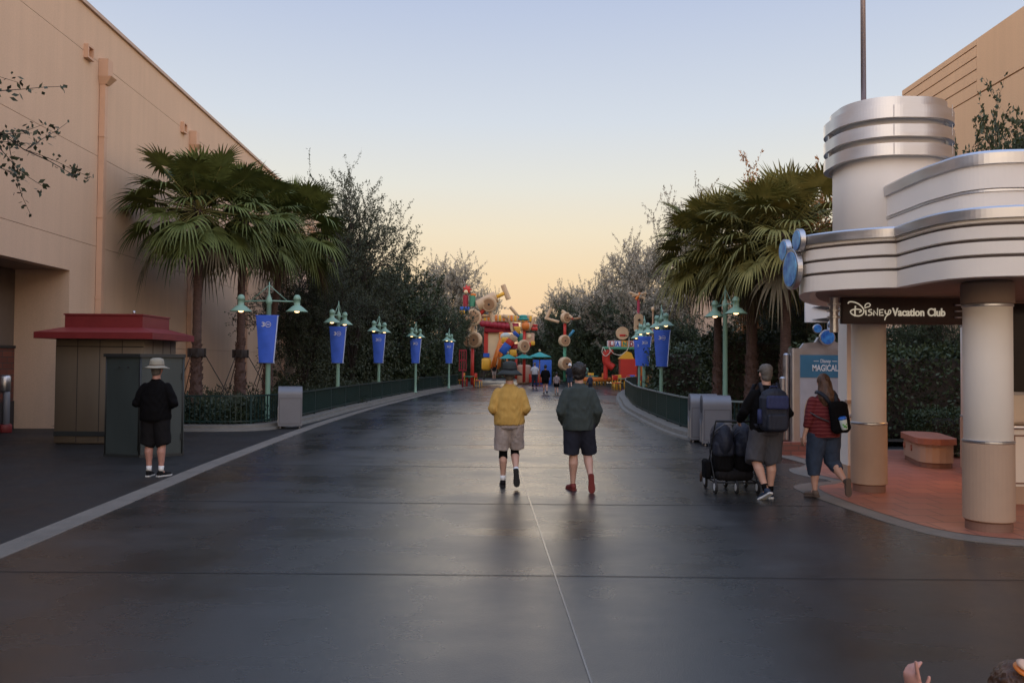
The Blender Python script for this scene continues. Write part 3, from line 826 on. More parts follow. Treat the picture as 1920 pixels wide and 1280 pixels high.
fence('fence', LF[4:62], 'dark green picket fence curving along the left kerb from the booths to the far plaza')
RF = offset(RK, -.34)
fence('fence', RF[4:], 'dark green fence with a pale top rail bending round the right kerb', rail='fence_rail', h=.78, step=.10)

GLP = 'pale green twin lamp posts along the street'
def lamp_post(loc, rz, label, green='lamp_green', shade='lamp_green'):
    L = empty('lamp_post', loc, label, 'street lamp', GLP, rz)
    p = MB(); p.lathe([(.10, 0), (.10, .05), (.072, .09), (.066, .5), (.062, 3.18), (.085, 3.2), (.085, 3.26), (.06, 3.36), (.03, 3.42), (.022, 3.5), (.012, 3.78)], 16)
    p.obj('pole', green, L)
    a = MB(); a.tube([(-.74, 0, 3.25), (0, 0, 3.27), (.74, 0, 3.25)], .020, 8); a.obj('cross_arm', green, L)
    for s in (-1, 1):
        MB().tube([(s * .02, 0, 3.68), (s * .20, 0, 3.52), (s * .50, 0, 3.26)], .011, 6).obj('stay_rod', green, L)
        h = MB(); h.lathe([(.004, 3.44), (.05, 3.43), (.085, 3.39), (.098, 3.33), (.10, 3.30), (.085, 3.295), (.08, 3.15), (.10, 3.14), (.145, 3.11), (.29, 2.985), (.295, 2.97), (.275, 2.975), (.13, 3.07), (.05, 3.09)], 24, (s * .76, 0, 0))
        h = h.obj('lamp_shade', shade, L)
        MB().ell((s * .76, 0, 3.0), (.075, .075, .05), 14, 8).obj('bulb', 'bulb', h)
    return L
def banner(loc, label, h=1.27):
    B = empty('banner', loc, label, 'banner', 'blue anniversary banners on the lamp posts')
    # slightly bowed trapezoid, wide at the top
    m = MB(); N, Mz = 8, 6; vs = []
    for j in range(Mz + 1):
        v = j / Mz; half = .20 + .095 * v
        for i in range(N + 1):
            u = i / N * 2 - 1
            vs.append((u * half, -.02 - .05 * (1 - u * u) + .01 * math.sin(v * 9 + u * 3), v * h))
    W = N + 1; off = len(vs)
    vs2 = [(x, y + .006, z) for x, y, z in vs]
    fs = [(j * W + i, j * W + i + 1, (j + 1) * W + i + 1, (j + 1) * W + i) for j in range(Mz) for i in range(N)]
    fs += [tuple(reversed([q + off for q in f])) for f in fs]
    m.add(vs + vs2, fs, True); m.obj('cloth', 'banner_blue', B)
    e = MB(); e.plate([(.185, 0), (.212, 0), (.312, h), (.285, h)], (0, -.03, 0), (1, 0, 0), (0, 0, 1), .012); e.obj('side_hem', 'banner_edge', B)
    e = MB(); e.tube([(-.32, -.0, h), (.32, -.0, h)], .016, 8); e.obj('hanging_rod', 'banner_blue', B)
    e = MB(); e.tube([(-.22, -.0, .0), (.22, -.0, .0)], .014, 8); e.obj('bottom_rod', 'banner_edge', B)
    r = MB(); n = 20
    for rr0, rr1 in ((.066, .078),):
        vs = []
        for k in range(n):
            a = 2 * PI * k / n
            for rr in (rr0, rr1): vs.append((.05 + rr * math.cos(a), -.079, 1.03 + rr * math.sin(a)))
        r.add(vs, [(2 * k, 2 * k + 1, (2 * k + 3) % (2 * n), (2 * k + 2) % (2 * n)) for k in range(n)])
    r.box((.05, -.079, 1.03), (.09, .003, .02))
    r.obj('badge', 'white', B)
    text('3', .17, 'white', 'numeral', B, (-.14, -.079, .975), (PI / 2, 0, 0), .085, .001, .001)
    return B
lp = [((-6.60, 22.4), 0, 'pale green lamp post nearest on the left, arms spread wide, right behind the fence'),
      ((-6.16, 29.3), 85, 'pale green lamp post second from the booths along the left fence'),
      ((-5.95, 37.0), 81, 'third pale green lamp post along the left fence, its shades looking silvery'),
      ((-5.12, 44.0), 80, 'fourth pale green lamp post along the left fence, before the last one'),
      ((-3.95, 52.0), 83, 'farthest pale green lamp post on the left, next to the wooden spool sculpture')]
for (x, y), a, lab in lp:
    lamp_post((x, y, .11), R(a), lab)
for i, ((x, y), a, lab) in enumerate(lp):
    banner((x - (.02 if i == 0 else 0), y - .08, 1.70), ['blue trapezoid banner with a white 30 on the nearest left lamp post', 'blue banner with a white 30 on the second left lamp post',
           'blue banner with a white 30 on the third left lamp post', 'blue banner with a white 30 on the fourth left lamp post', 'small blue banner with a 30 on the farthest left lamp post'][i])
rp = [((5.83, 22.6), -83, 'pale green lamp post without a banner beside the grey bins on the right'),
      ((5.42, 30.0), -88, 'pale green lamp post on the right between the bannerless one and the far pair'),
      ((5.92, 37.0), -87, 'pale green lamp post at the bend of the right fence, in front of its pair'),
      ((6.62, 43.0), -87, 'pale green lamp post at the bend of the right fence, hindmost of the pair')]
for i, ((x, y), a, lab) in enumerate(rp):
    lamp_post((x, y, .12), R(a), lab)
    if i: banner((x, y - .08, 1.66), ['', 'blue banner with a white 30 on the nearer bannered lamp post at right', 'blue banner with a 30 at the bend of the right fence, in front', 'blue banner with a 30 at the bend of the right fence, half hidden behind another'][i], 1.3)
ep = empty('post', (6.15, 38.6, .12), 'thin pale green post between the two far lamp posts on the right', 'post')
MB().lathe([(.06, 0), (.06, 1.9), (.03, 1.95)], 12).obj('shaft', 'lamp_green', ep)

GB = 'grey litter bins with rounded tops'
def litter_bin(loc, rz, label):
    B = empty('litter_bin', loc, label, 'litter bin', GB, rz)
    w, d = .60, .48
    pr = [(-d / 2, .06), (-d / 2, .84)] + [(-d / 2 * math.cos(R(a)), .84 + .24 * math.sin(R(a)) ** .8) for a in range(5, 176, 5)] + [(d / 2, .84), (d / 2, .06)]
    n = len(pr); vs = [(-w / 2, y, z) for y, z in pr] + [(w / 2, y, z) for y, z in pr]
    m = MB().add(vs, [(k, (k + 1) % n, n + (k + 1) % n, n + k) for k in range(n)], False)
    m.f += [tuple(range(n - 1, -1, -1)), tuple(range(n, 2 * n))]; m.sm += [False, False]
    b = recalc(m.obj('body', 'bin_grey', B))
    m = MB()
    for xx in (-.27, .27): m.box((xx, -d / 2 - .002, .45), (.008, .006, .66))
    m.box((0, -d / 2 - .002, .775), (.532, .006, .008)); m.box((0, -d / 2 - .002, .122), (.532, .006, .008)); m.obj('door_seam', 'bin_dark', b)
    for xx in (-1, 1): MB().cyl((xx * (w / 2 + .002), 0, .84), .15, .012, 'X', 24).obj('flap', 'bin_dark', b)
    q = MB(); q.plate([(-.2, .1), (-.08, .1), (-.10, .45), (-.2, .55)], (-w / 2 - .006, 0, 0), (0, 1, 0), (0, 0, 1), .006); q.plate([(.2, .1), (.08, .1), (.10, .45), (.2, .55)], (-w / 2 - .006, 0, 0), (0, 1, 0), (0, 0, 1), .006)
    q.obj('side_panel', 'steel_dull', b)
    for x in (-.24, .24):
        for y in (-.18, .18): MB().lathe([(.022, 0), (.028, .01), (.015, .03), (.015, .06)], 10, (x, y, 0)).obj('foot', 'steel_dull', B)
    return B
litter_bin((-5.78, 21.62, .014), R(16), 'silver grey litter bin with a rounded top standing alone at the left kerb')
litter_bin((4.42, 17.95, .004), R(-4), 'grey litter bin at the right kerb, nearer of the pair')
litter_bin((4.33, 18.75, .004), R(-4), 'grey litter bin at the right kerb, partly hidden behind its twin')

# booths on the left
bt = empty('ticket_booth', (-8.52, 17.9, 0), 'tan box booth with an overhanging dark red stepped roof', 'booth', rz=R(0))
MB().rbox((0, 0, 1.1), (1.84, 1.6, 2.16), .02).obj('wall', 'booth_tan', bt)
MB().box((0, 0, .03), (1.78, 1.54, .06)).obj('base', 'dark_base', bt)
r = MB()
def hip(r, x0, y0, z0, x1, y1, z1):
    v = [(-x0, -y0, z0), (x0, -y0, z0), (x0, y0, z0), (-x0, y0, z0), (-x1, -y1, z1), (x1, -y1, z1), (x1, y1, z1), (-x1, y1, z1)]
    r.add(v, [(0, 1, 5, 4), (1, 2, 6, 5), (2, 3, 7, 6), (3, 0, 4, 7), (3, 2, 1, 0), (4, 5, 6, 7)])
r.box((0, 0, 2.24), (2.42, 2.2, .13)); hip(r, 1.21, 1.1, 2.306, .84, .7, 2.42)
r.box((0, 0, 2.54), (1.62, 1.34, .27)); r.box((0, 0, 2.69), (1.66, 1.38, .03))
r.obj('roof', 'red_roof', bt)
MB().tube([(.55, -.5, 2.7), (.55, -.5, 2.78)], .03).obj('roof_fitting', 'steel_dull', bt)
m = MB()
for x in (-.46, 0, .46): m.box((x, -.803, 1.1), (.012, .006, 2.1))
m.box((0, -.803, 2.02), (1.8, .0059, .02)); m.obj('panel_seam', 'dark_base', bt)
MB().box((0, -.81, .22), (1.84, .02, .10)).obj('kick_strip', 'booth_seam', bt)
m = MB()
for y in (-.4, .1, .5): m.box((.923, y, 1.1), (.006, .012, 2.1))
m.obj('side_seam', 'dark_base', bt)
gb = empty('utility_cabinet', (-6.66, 14.86, 0), 'tall dark grey green cabinet box standing corner first before the red roofed booth', 'cabinet', rz=R(0))
a1 = Vector((-.73, .19)); a2 = Vector((.62, .42))
def quadprism(z0, z1, g=0):
    o = Vector((0, -g)); p = [o, o + a2 * (1 + g), o + a2 * (1 + g) + a1 * (1 + g), o + a1 * (1 + g)]
    return [tuple(q) for q in p]
recalc(MB().prism(quadprism(0, 0), .03, 1.80).obj('body', 'booth_grey', gb))
recalc(MB().prism(quadprism(0, 0, .04), 1.80, 1.86).obj('lid', 'booth_seam', gb))
recalc(MB().prism(quadprism(0, 0, .01), 0, .05).obj('skirt', 'booth_seam', gb))
d = MB(); d.tube([(0, -.008, .05), (0, -.008, 1.8)], .018, 6); 
for a in (a1, a2): d.tube([(a.x * .97, a.y * .97 - .01, .05), (a.x * .97, a.y * .97 - .01, 1.8)], .014, 6)
d.obj('corner_trim', 'booth_seam', gb)
for t in (.35, .6): MB().cyl((a1.x * t, a1.y * t - .012, 1.62), .022, .02, 'Y', 12).obj('vent_knob', 'booth_seam', gb)
m = MB()
for t_ in (.04, .96):
    m.tube([tuple(Vector((a1.x * t_, a1.y * t_ - .012, .12))), tuple(Vector((a1.x * t_, a1.y * t_ - .012, 1.72)))], .006, 6)
m.obj('door_edge', 'joint', gb)
m = MB().rbox((a2.x * .12 + .02, a2.y * .12 - .02, .95), (.03, .04, .14), .008, rz=.6); m.obj('latch', 'steel_dull', gb)
for z_ in (.35, 1.45): MB().cyl((a2.x * .93 + .01, a2.y * .93 - .01, z_), .014, .12, n=10).obj('hinge', 'booth_seam', gb)
# telephone by the brick alcove
ph = empty('pay_phone', (-12.05, 19.75, 0), 'grey pedestal pay phone at the left edge by the brick alcove', 'telephone', rz=R(-55))
MB().rbox((0, 0, .58), (.34, .14, .80), .03).obj('pedestal', 'bin_grey', ph)
MB().rbox((0, 0, .10), (.40, .24, .20), .02).obj('foot', 'red_roof', ph)
MB().rbox((0, -.04, 1.16), (.36, .24, .42), .05).obj('hood', 'steel_dull', ph)
MB().rbox((0, -.17, 1.10), (.20, .04, .24), .01).obj('keypad', 'bin_dark', ph)

# ================================================================ TOY PLAZA at the far end
def T(u, v, Y=65.0): return Vector(((u - 958) / 1550 * Y, Y, 1.75 + (682 - v) / 1550 * Y))
def spool(mb, c, r, th, rot=None, hole=True, n=28):
    rt = rot or Matrix.Rotation(PI / 2, 3, 'X')
    mb.lathe([(r * .2, -th / 2 - .01), (r * .2, -th / 2), (r * .88, -th / 2), (r, -th / 2 + th * .15), (r, th / 2 - th * .15), (r * .88, th / 2), (r * .2, th / 2), (r * .2, th / 2 - .01)], n, c, rt, smooth=False)
    return mb
def holes(mb, c, r, th, rot=None, k=8):
    rt = rot or Matrix.Rotation(PI / 2, 3, 'X')
    mb.lathe([(r * .13, -th / 2 - .03), (r * .13, th / 2 + .03)], 12, c, rt)
    return mb
def wheel(parent, c, r, th, yaw=0, tilt=0, name='spool_wheel'):
    rot = Matrix.Rotation(yaw, 3, 'Z') @ Matrix.Rotation(PI / 2 + tilt, 3, 'X')
    o = spool(MB(), c, r, th, rot).obj(name, 'wood_toy', parent)
    holes(MB(), c, r, th, rot).obj('hub_hole', 'toy_black', o)
    g = MB(); g.lathe([(r * .70, -th / 2 - .006), (r * .74, -th / 2 - .006), (r * .74, th / 2 + .006), (r * .70, th / 2 + .006)], 28, c, rot); g.obj('rim_groove', 'wood_toy_dark', o)
    return o
def rod(parent, a, b, r, m, name='rod'):
    return MB().tube([a, (a + b) / 2, b], r, 12).obj(name, m, parent)
def sub(v, base): return Vector(v) - Vector(base)

# sculpture 1: left tower of spools
B1 = T(884, 724); B1.z = 0
s1 = empty('spool_sculpture', B1, 'towering toy sculpture of wooden spools and a tipped barrel, left of the marquee', 'sculpture')
t = lambda u, v, dy=0: T(u, v) - B1 + Vector((0, dy, 0))
rod(s1, t(884, 724), t(884, 655), .13, 'toy_red', 'post')
rod(s1, t(884, 655), t(884, 605), .16, 'wood_toy', 'post')
wheel(s1, t(889, 640, -.3), .62, .35, yaw=-.6)
wheel(s1, t(877, 642, .3), .45, .35, yaw=-.5)
wheel(s1, t(885, 598, -.5), .66, .3, yaw=.15)
wheel(s1, t(871, 609, -.7), .62, .3, yaw=.5)
wheel(s1, t(862, 600, .2), .35, .3, yaw=.5)
ax = (T(948, 550) - T(888, 580)).normalized()
def rotz_to(v): return Vector((0, 0, 1)).rotation_difference(v).to_matrix()
def barrel(parent, a, b, r, m, name, n=24):
    c = (a + b) / 2; L = (b - a).length
    return MB().lathe([(r * .5, -L / 2), (r * .95, -L / 2), (r, -L / 2 + .05), (r, L / 2 - .05), (r * .95, L / 2), (r * .5, L / 2)], n, c, rotz_to((b - a).normalized()), smooth=False).obj(name, m, parent)
barrel(s1, t(893, 576), t(928, 558), .46, 'wood_toy', 'barrel')
wheel(s1, t(915, 573, -.35), .60, .3, yaw=-.2, tilt=.2)
rod(s1, t(926, 560), t(946, 550), .15, 'toy_yellow')
barrel(s1, t(940, 536), t(951, 563), .20, 'wood_toy', 'connector')
rod(s1, t(896, 594), t(911, 576), .16, 'toy_red')
rod(s1, t(898, 597), t(920, 594), .10, 'wood_toy_dark')
barrel(s1, t(916, 583), t(922, 606), .16, 'wood_toy', 'connector')
# stacked toys on top of it
s2 = empty('block_tower', T(878, 583), 'red, green and blue toy blocks stacked above the left wooden wheels', 'toy blocks')
t2 = lambda u, v, dy=0: T(u, v) - T(878, 583) + Vector((0, dy, 0))
MB().rbox(t2(869, 582), (.75, .6, .34), .06).obj('blue_block', 'toy_blue', s2)
MB().rbox(t2(865, 589, -.3), (.42, .4, .36), .08).obj('yellow_block', 'toy_yellow', s2)
MB().cyl(t2(870, 567), .20, .95).obj('red_column', 'toy_crimson', s2)
MB().cyl(t2(883, 567), .24, .85).obj('green_column', 'toy_green', s2)
MB().rbox(t2(885, 555), (.4, .35, .2), .05).obj('orange_cap', 'toy_orange', s2)
m = MB(); 
for k in range(7):
    a = k * 2 * PI / 7; c = t2(873, 545)
    m.tube([c, c + Vector((math.cos(a) * .36, 0, math.sin(a) * .36))], [.16, .04], 8)
m.ell(c, (.22, .2, .22)); m.obj('red_star', 'toy_red', s2)
MB().ell(t2(871, 550, -.2), (.16, .12, .16)).obj('white_ball', 'toy_cream', s2)

# marquee with slat beam, crimson scallops, posts and struts
Bm = T(930, 715, 72); Bm.z = 0
mq = empty('marquee', Bm, 'yellow slatted marquee with crimson scalloped underside and orange struts at the plaza entrance', 'marquee')
t = lambda u, v, dy=0: T(u, v, 72) - Bm + Vector((0, dy, 0))
a, b = t(896, 598), t(996, 600)
MB().rbox((a + b) / 2, ((b - a).x, .5, .62), .05).obj('beam', 'wood_toy', mq)
sl = MB()
for k in range(14):
    c = a.lerp(b, (k + .5) / 14)
    s_ = MB().rbox(c + Vector((0, -.27, .02)), (.20, .08, .50), .03).obj('slat', 'toy_yellow' if k % 2 else 'toy_orange', mq)
def arch(cx, cz, w, th, m, z, y=0, n=18, name='arch'):
    P = [Vector((cx + w * math.cos(PI * k / n), y, cz + th * math.sin(PI * k / n))) for k in range(n + 1)]
    return MB().tube(P, .12, 8).obj(name, m, mq)
c = t(935, 610); 
m = MB()
for k in range(9):
    p = t(903, 606).lerp(t(965, 612), k / 8); m.ell(p + Vector((0, -.15, -.15)), (.30, .22, .30), 12, 8)
    m.rbox(p + Vector((0, 0, .05)), (.5, .3, .3), .04)
m.obj('scallops', 'toy_crimson', mq)
MB().rbox(t(934, 620, .1), (2.6, .3, .5), .06).obj('crimson_band', 'toy_crimson', mq)
MB().box(t(921, 655, .4), (1.15, .2, 2.9)).obj('cream_panel', 'toy_cream', mq)
MB().box(t(909, 648, .3), (.35, .2, 2.6)).obj('red_panel', 'toy_red', mq)
MB().box(t(910, 668, .2), (.55, .2, .35)).obj('blue_panel', 'toy_blue', mq)
MB().rbox(t(910, 685, .1), (.8, .5, 1.1), .18).obj('yellow_base', 'toy_yellow', mq)
for (u0, v0, u1, v1) in ((920, 692, 941, 625), (932, 694, 944, 640), (935, 690, 937, 625), (925, 690, 934, 650)):
    rod(mq, t(u0, v0, -.3), t(u1, v1, -.3), .13, 'toy_orange', 'strut')
# diagonal chain of bricks
bc = empty('brick_chain', T(950, 660, 68), 'diagonal chain of blue, red, tan and yellow toy bricks rising beside the marquee', 'toy blocks')
o = T(950, 660, 68); t = lambda u, v, dy=0: T(u, v, 68) - o + Vector((0, dy, 0))
def brick(parent, u0, v0, u1, v1, r, m, name):
    a, b = t(u0, v0), t(u1, v1); d = (b - a); c = (a + b) / 2
    return MB().rbox(c, (r * 2, r * 2, d.length), .05, rot=rotz_to(d.normalized())).obj(name, m, parent)
brick(bc, 939, 664, 951, 647, .33, 'toy_blue', 'blue_brick')
brick(bc, 951, 648, 957, 640, .33, 'toy_red', 'red_brick')
brick(bc, 957, 640, 963, 631, .33, 'wood_toy', 'tan_brick')
brick(bc, 963, 631, 968, 626, .30, 'toy_blue', 'blue_brick')
brick(bc, 967, 627, 967, 614, .28, 'toy_yellow', 'yellow_brick')
MB().ell(t(975, 636), (.34, .3, .42)).obj('green_ball', 'toy_green', bc)
MB().rbox(t(945, 640, .2), (.6, .4, .5), .08).obj('yellow_block', 'toy_yellow', bc)
MB().ell(t(946, 632, .4), (.45, .3, .3)).obj('pale_dome', 'lamp_white', bc)
MB().cyl(t(963, 651, .1), .3, .4).obj('crimson_drum', 'toy_crimson', bc)
MB().rbox(t(960, 664, -.1), (.6, .4, .6), .12).obj('yellow_block', 'toy_yellow', bc)
rod(bc, t(950, 664), t(950, 712), .1, 'toy_orange', 'post'); rod(bc, t(966, 664), t(966, 712), .1, 'toy_red', 'post')

# sculpture with sticks right of the marquee
B3 = T(981, 718, 66); B3.z = 0
s3 = empty('spool_sculpture', B3, 'red toy post with crossed wooden sticks, wheels and a teal crown above the green umbrellas', 'sculpture')
t = lambda u, v, dy=0: T(u, v, 66) - B3 + Vector((0, dy, 0))
rod(s3, t(981, 718), t(981, 610), .12, 'toy_red', 'post')
wheel(s3, t(980, 651, -.3), .52, .3, yaw=.6)
barrel(s3, t(974, 614), t(992, 614), .34, 'wood_toy', 'barrel')
MB().ell(t(983, 613, -.2), (.36, .3, .36)).obj('orange_ball', 'toy_orange', s3)
m = MB(); m.lathe([(.42, 0), (.45, .1), (.3, .22), (.38, .3), (.2, .42)], 18, t(979, 602)); m.obj('teal_crown', 'toy_teal', s3)
rod(s3, t(978, 600), t(964, 588), .05, 'toy_green'); barrel(s3, t(967, 592), t(954, 577), .13, 'wood_toy', 'stick')
rod(s3, t(962, 622), t(948, 598), .10, 'wood_toy_dark'); barrel(s3, t(940, 594), t(949, 597), .16, 'wood_toy', 'stick')
barrel(s3, t(990, 620), t(1001, 596), .11, 'wood_toy', 'stick')
barrel(s3, t(955, 606), t(959, 624), .12, 'wood_toy', 'stick')
rod(s3, t(990, 610), t(1006, 612), .07, 'toy_red')
MB().rbox(t(1000, 618), (.5, .3, .3), .08).obj('red_block', 'toy_red', s3)
MB().rbox(t(992, 636, .3), (.7, .5, .9), .1).obj('pink_block', 'stucco_trim', s3)
for u, v, mm in ((990, 648, 'toy_red'), (997, 645, 'toy_yellow'), (990, 632, 'toy_cream'), (986, 655, 'toy_green')): MB().rbox(t(u, v, .1), (.34, .3, .34), .06).obj('small_block', mm, s3)

# middle spool post
B4 = T(1057, 716, 62); B4.z = 0
s4 = empty('spool_post', B4, 'red and green toy post with wooden discs and sticks left of the LAND blocks', 'sculpture')
t = lambda u, v, dy=0: T(u, v, 62) - B4 + Vector((0, dy, 0))
rod(s4, t(1057, 716), t(1057, 645), .12, 'toy_green', 'post'); rod(s4, t(1057, 645), t(1057, 605), .11, 'toy_red', 'post')
wheel(s4, t(1056, 640, -.2), .44, .36, yaw=.35)
wheel(s4, t(1057, 683, -.3), .50, .5, yaw=.5, name='base_spool')
wheel(s4, t(1058, 597, -.1), .42, .34, yaw=.7)
barrel(s4, t(1021, 600), t(1031, 579), .13, 'wood_toy', 'stick'); barrel(s4, t(1020, 598), t(1046, 605), .11, 'wood_toy', 'stick')
barrel(s4, t(1051, 584), t(1070, 597), .13, 'wood_toy', 'stick')
rod(s4, t(1062, 594), t(1072, 599), .10, 'toy_red'); rod(s4, t(1072, 599), t(1087, 597), .09, 'wood_toy_dark')
rod(s4, t(1064, 633), t(1074, 620), .10, 'toy_sky')
# right spool post
B5 = T(1195, 718, 50); B5.z = 0
s5 = empty('spool_post', B5, 'dark red toy post topped by crossed pale sticks and a long wooden link', 'sculpture')
t = lambda u, v, dy=0: T(u, v, 50) - B5 + Vector((0, dy, 0))
rod(s5, t(1195, 718), t(1195, 562), .09, 'toy_crimson', 'post')
m = MB(); m.prism([(a_ * .28, b_ * .15) for a_, b_ in ((-1, -1), (1, -1), (1, 1), (-1, 1))], 0, .01)
q = [( .27 * math.cos(R(x)), .35 + .27 * math.sin(R(x))) for x in range(0, 181, 20)] + [(.27 * math.cos(R(x)), -.35 + .27 * math.sin(R(x))) for x in range(180, 361, 20)]
MB().plate(q, t(1195, 607, -.15), (1, 0, 0), (0, 0, 1), -.25).obj('wooden_link', 'wood_toy', s5)
MB().cyl(t(1195, 600, -.3), .06, .3, 'Y', 12).obj('peg', 'toy_black', s5); MB().rbox(t(1195, 611, -.28), (.28, .2, .07), .02).obj('peg', 'wood_toy_dark', s5)
for (u0, v0, u1, v1, mm) in ((1178, 548, 1208, 560, 'wood_toy'), (1183, 555, 1210, 549, 'wood_toy'), (1190, 562, 1198, 549, 'toy_orange')): barrel(s5, t(u0, v0), t(u1, v1), .09, mm, 'stick')

# LAND sign
B6 = T(1160, 690, 60); B6.z = 0
ls = empty('land_sign', B6, 'alphabet block sign reading LAND on a green beam with red curved legs', 'sign')
t = lambda u, v, dy=0: T(u, v, 60) - B6 + Vector((0, dy, 0))
MB().rbox((t(1128, 653) + t(1200, 653)) / 2, (2.8, .6, .20), .03).obj('beam', 'toy_green', ls)
for (ch, u, fc, bc_) in (('L', 1143, 'toy_crimson', 'toy_red'), ('A', 1156, 'toy_blue', 'toy_blue'), ('N', 1168.5, 'toy_green', 'toy_orange'), ('D', 1181, 'toy_crimson', 'toy_red')):
    bk_ = MB().rbox(t(u, 645, -.02), (.46, .44, .46), .03).obj('letter_block', 'white' if ch != 'N' else 'toy_yellow', ls)
    f = MB()
    for (dx, dz, sx2, sz2) in ((-.20, 0, .035, .43), (.20, 0, .035, .43), (0, .20, .365, .035), (0, -.20, .365, .035)): f.box(t(u, 645, -.245) + Vector((dx, 0, dz)), (sx2, .012, sz2))
    f.obj('block_edge', bc_, bk_)
    tx = text(ch, .43, fc, 'letter', bk_, t(u, 645, -.25) + Vector((-.14, 0, -.15)), (PI / 2, 0, 0), .28, .006, .022)
d = MB().cyl(t(1165, 625), .47, .22, 'Y', 36).obj('wooden_disc', 'wood_toy', ls)
MB().rbox(t(1165, 629, -.12), (.44, .05, .16), .03).obj('red_plate', 'toy_red', d)
P = smooth_path([(1133, 660), (1128, 652), (1126, 662), (1133, 668), (1141, 660), (1138, 650), (1146, 662), (1160, 666), (1172, 658), (1176, 645), (1176, 632)], 5)
MB().tube([t(p.x, p.y, -.36) for p in P], .03, 6).obj('rope', 'rope', ls)
P = smooth_path([(1146, 656), (1136, 662), (1136, 680), (1148, 690)], 6)
MB().tube([t(p.x, p.y) for p in P], .28, 12).obj('curved_leg', 'toy_red', ls)
P = smooth_path([(1136, 672), (1134, 690), (1134, 712)], 6)
MB().tube([t(p.x, p.y) for p in P], .16, 12).obj('curved_leg', 'toy_red', ls)
MB().prism([(t(1160, 0).x, -.5), (t(1190, 0).x, -.5), (t(1190, 0).x, .5), (t(1160, 0).x, .5)], t(0, 712).z, t(0, 673).z).obj('red_block', 'toy_red', ls)
m = MB(); m.plate([(0, 0), (1.1, 0), (.9, .45), (.55, .55)], t(1157, 673, -.45), (1, 0, 0), (0, 0, 1), -.8); m.obj('yellow_wedge', 'toy_yellow', ls)
for u in (1195, 1200): MB().rbox(t(u, 680), (.35, .4, 2.2), .05).obj('end_post', 'toy_orange', ls)
# umbrellas
def umbrella(u, v, Y, label, r=1.35):
    p = T(u, v, Y); z = p.z; U = empty('umbrella', (p.x, Y, 0), label, 'umbrella', 'teal umbrellas in the toy plaza')
    m = MB(); n = 8; vs = [(0, 0, z)]
    for k in range(n): a_ = 2 * PI * (k + .5) / n; vs.append((r * math.cos(a_), r * math.sin(a_), z - .36))
    for k in range(n): a_ = 2 * PI * (k + .5) / n; vs.append((r * math.cos(a_), r * math.sin(a_), z - .41))
    fs = [(0, 1 + k, 1 + (k + 1) % n) for k in range(n)] + [(1 + k, 1 + n + k, 1 + n + (k + 1) % n, 1 + (k + 1) % n) for k in range(n)]
    m.add(vs, fs).obj('canopy', 'toy_teal', U)
    MB().tube([(0, 0, 0), (0, 0, z + .05)], .04).obj('pole', 'wood_toy_dark', U)
    MB().ell((0, 0, z + .10), (.09, .09, .09)).obj('finial', 'wood_toy', U)
umbrella(951, 665, 66, 'teal umbrella leftmost, just above the dark bucket hat', .75)
umbrella(980, 664, 66, 'teal umbrella in the middle, below the spool wheel', .75)
umbrella(1010, 661, 62, 'teal umbrella rightmost, with a wooden ball on its tip', .92)
# blue and red stall behind umbrellas, table sets
st_ = empty('stall', (T(1015, 0, 68).x, 68, 0), 'small blue and red stall under the umbrellas', 'stall')
MB().rbox((0, 0, 1.0), (1.5, .8, 2.0), .05).obj('body', 'toy_blue', st_); MB().rbox((-1.5, .3, .8), (1.2, .6, 1.6), .2).obj('side_box', 'stucco_trim', st_); MB().rbox((-.3, -.45, .5), (1.6, .1, .7), .03).obj('counter_front', 'toy_red', st_)
def table(x, y, label, top='toy_green', legm='toy_yellow', rz=0, s=1.0):
    t_ = empty('plaza_table', (x, y, 0), label, 'table', 'bright tables in the toy plaza', rz); t_.scale = (s, s, s)
    MB().cyl((0, 0, .74), .5, .06, n=24).obj('table_top', top, t_)
    for k in range(4): MB().tube([(.32 * math.cos(k * PI / 2 + .7), .32 * math.sin(k * PI / 2 + .7), .71), (.38 * math.cos(k * PI / 2 + .7), .38 * math.sin(k * PI / 2 + .7), 0)], .035, 8).obj('leg', legm, t_)
    return t_
def chair(x, y, label, seat='toy_red', legm='toy_yellow', rz=0):
    c_ = empty('plaza_chair', (x, y, 0), label, 'chair', 'bright chairs in the toy plaza', rz)
    MB().rbox((0, 0, .46), (.46, .44, .06), .02).obj('seat', seat, c_)
    MB().rbox((0, .20, .82), (.46, .05, .34), .02).obj('backrest', seat, c_)
    for sx2 in (-.2, .2):
        for sy2 in (-.19, .2): MB().tube([(sx2, sy2, 0), (sx2, sy2, .44 if sy2 < 0 else .95)], .028, 8).obj('leg', legm, c_)
    return c_
table(7.3, 55.5, 'green topped toy plaza table nearest the right fence bend'); table(9.2, 58.5, 'green topped table in front of the red block of the sign', rz=.4)
table(-3.0, 60, 'green topped table on the left, under the spool sculpture', legm='toy_red')
for x, y, rz, se, lab in ((6.9, 54.6, .3, 'toy_red', 'red chair with yellow legs nearest, left of the green table'), (7.9, 54.9, 2.0, 'toy_red', 'red chair with yellow legs right of the nearest green table'), (7.2, 56.5, 3.3, 'toy_yellow', 'yellow chair behind the nearest green table'), (8.5, 57.5, .2, 'toy_red', 'red chair left of the farther green table'),
                     (9.9, 57.8, 5.6, 'toy_yellow', 'yellow chair right of the farther green table'), (8.6, 53.4, 1.0, 'toy_red', 'red chair beside the fence bend at right'), (-2.4, 59.4, 1.2, 'toy_red', 'red chair right of the left green table'), (-3.7, 60.6, 4.4, 'toy_orange', 'orange chair left of the left green table')):
    chair(x, y, lab, se, rz=rz)
table(9.6, 63.5, 'green topped table standing farthest right in the plaza', rz=.2, legm='toy_red')
table(6.4, 66, 'teal topped table left of the curved red legs', 'toy_teal')
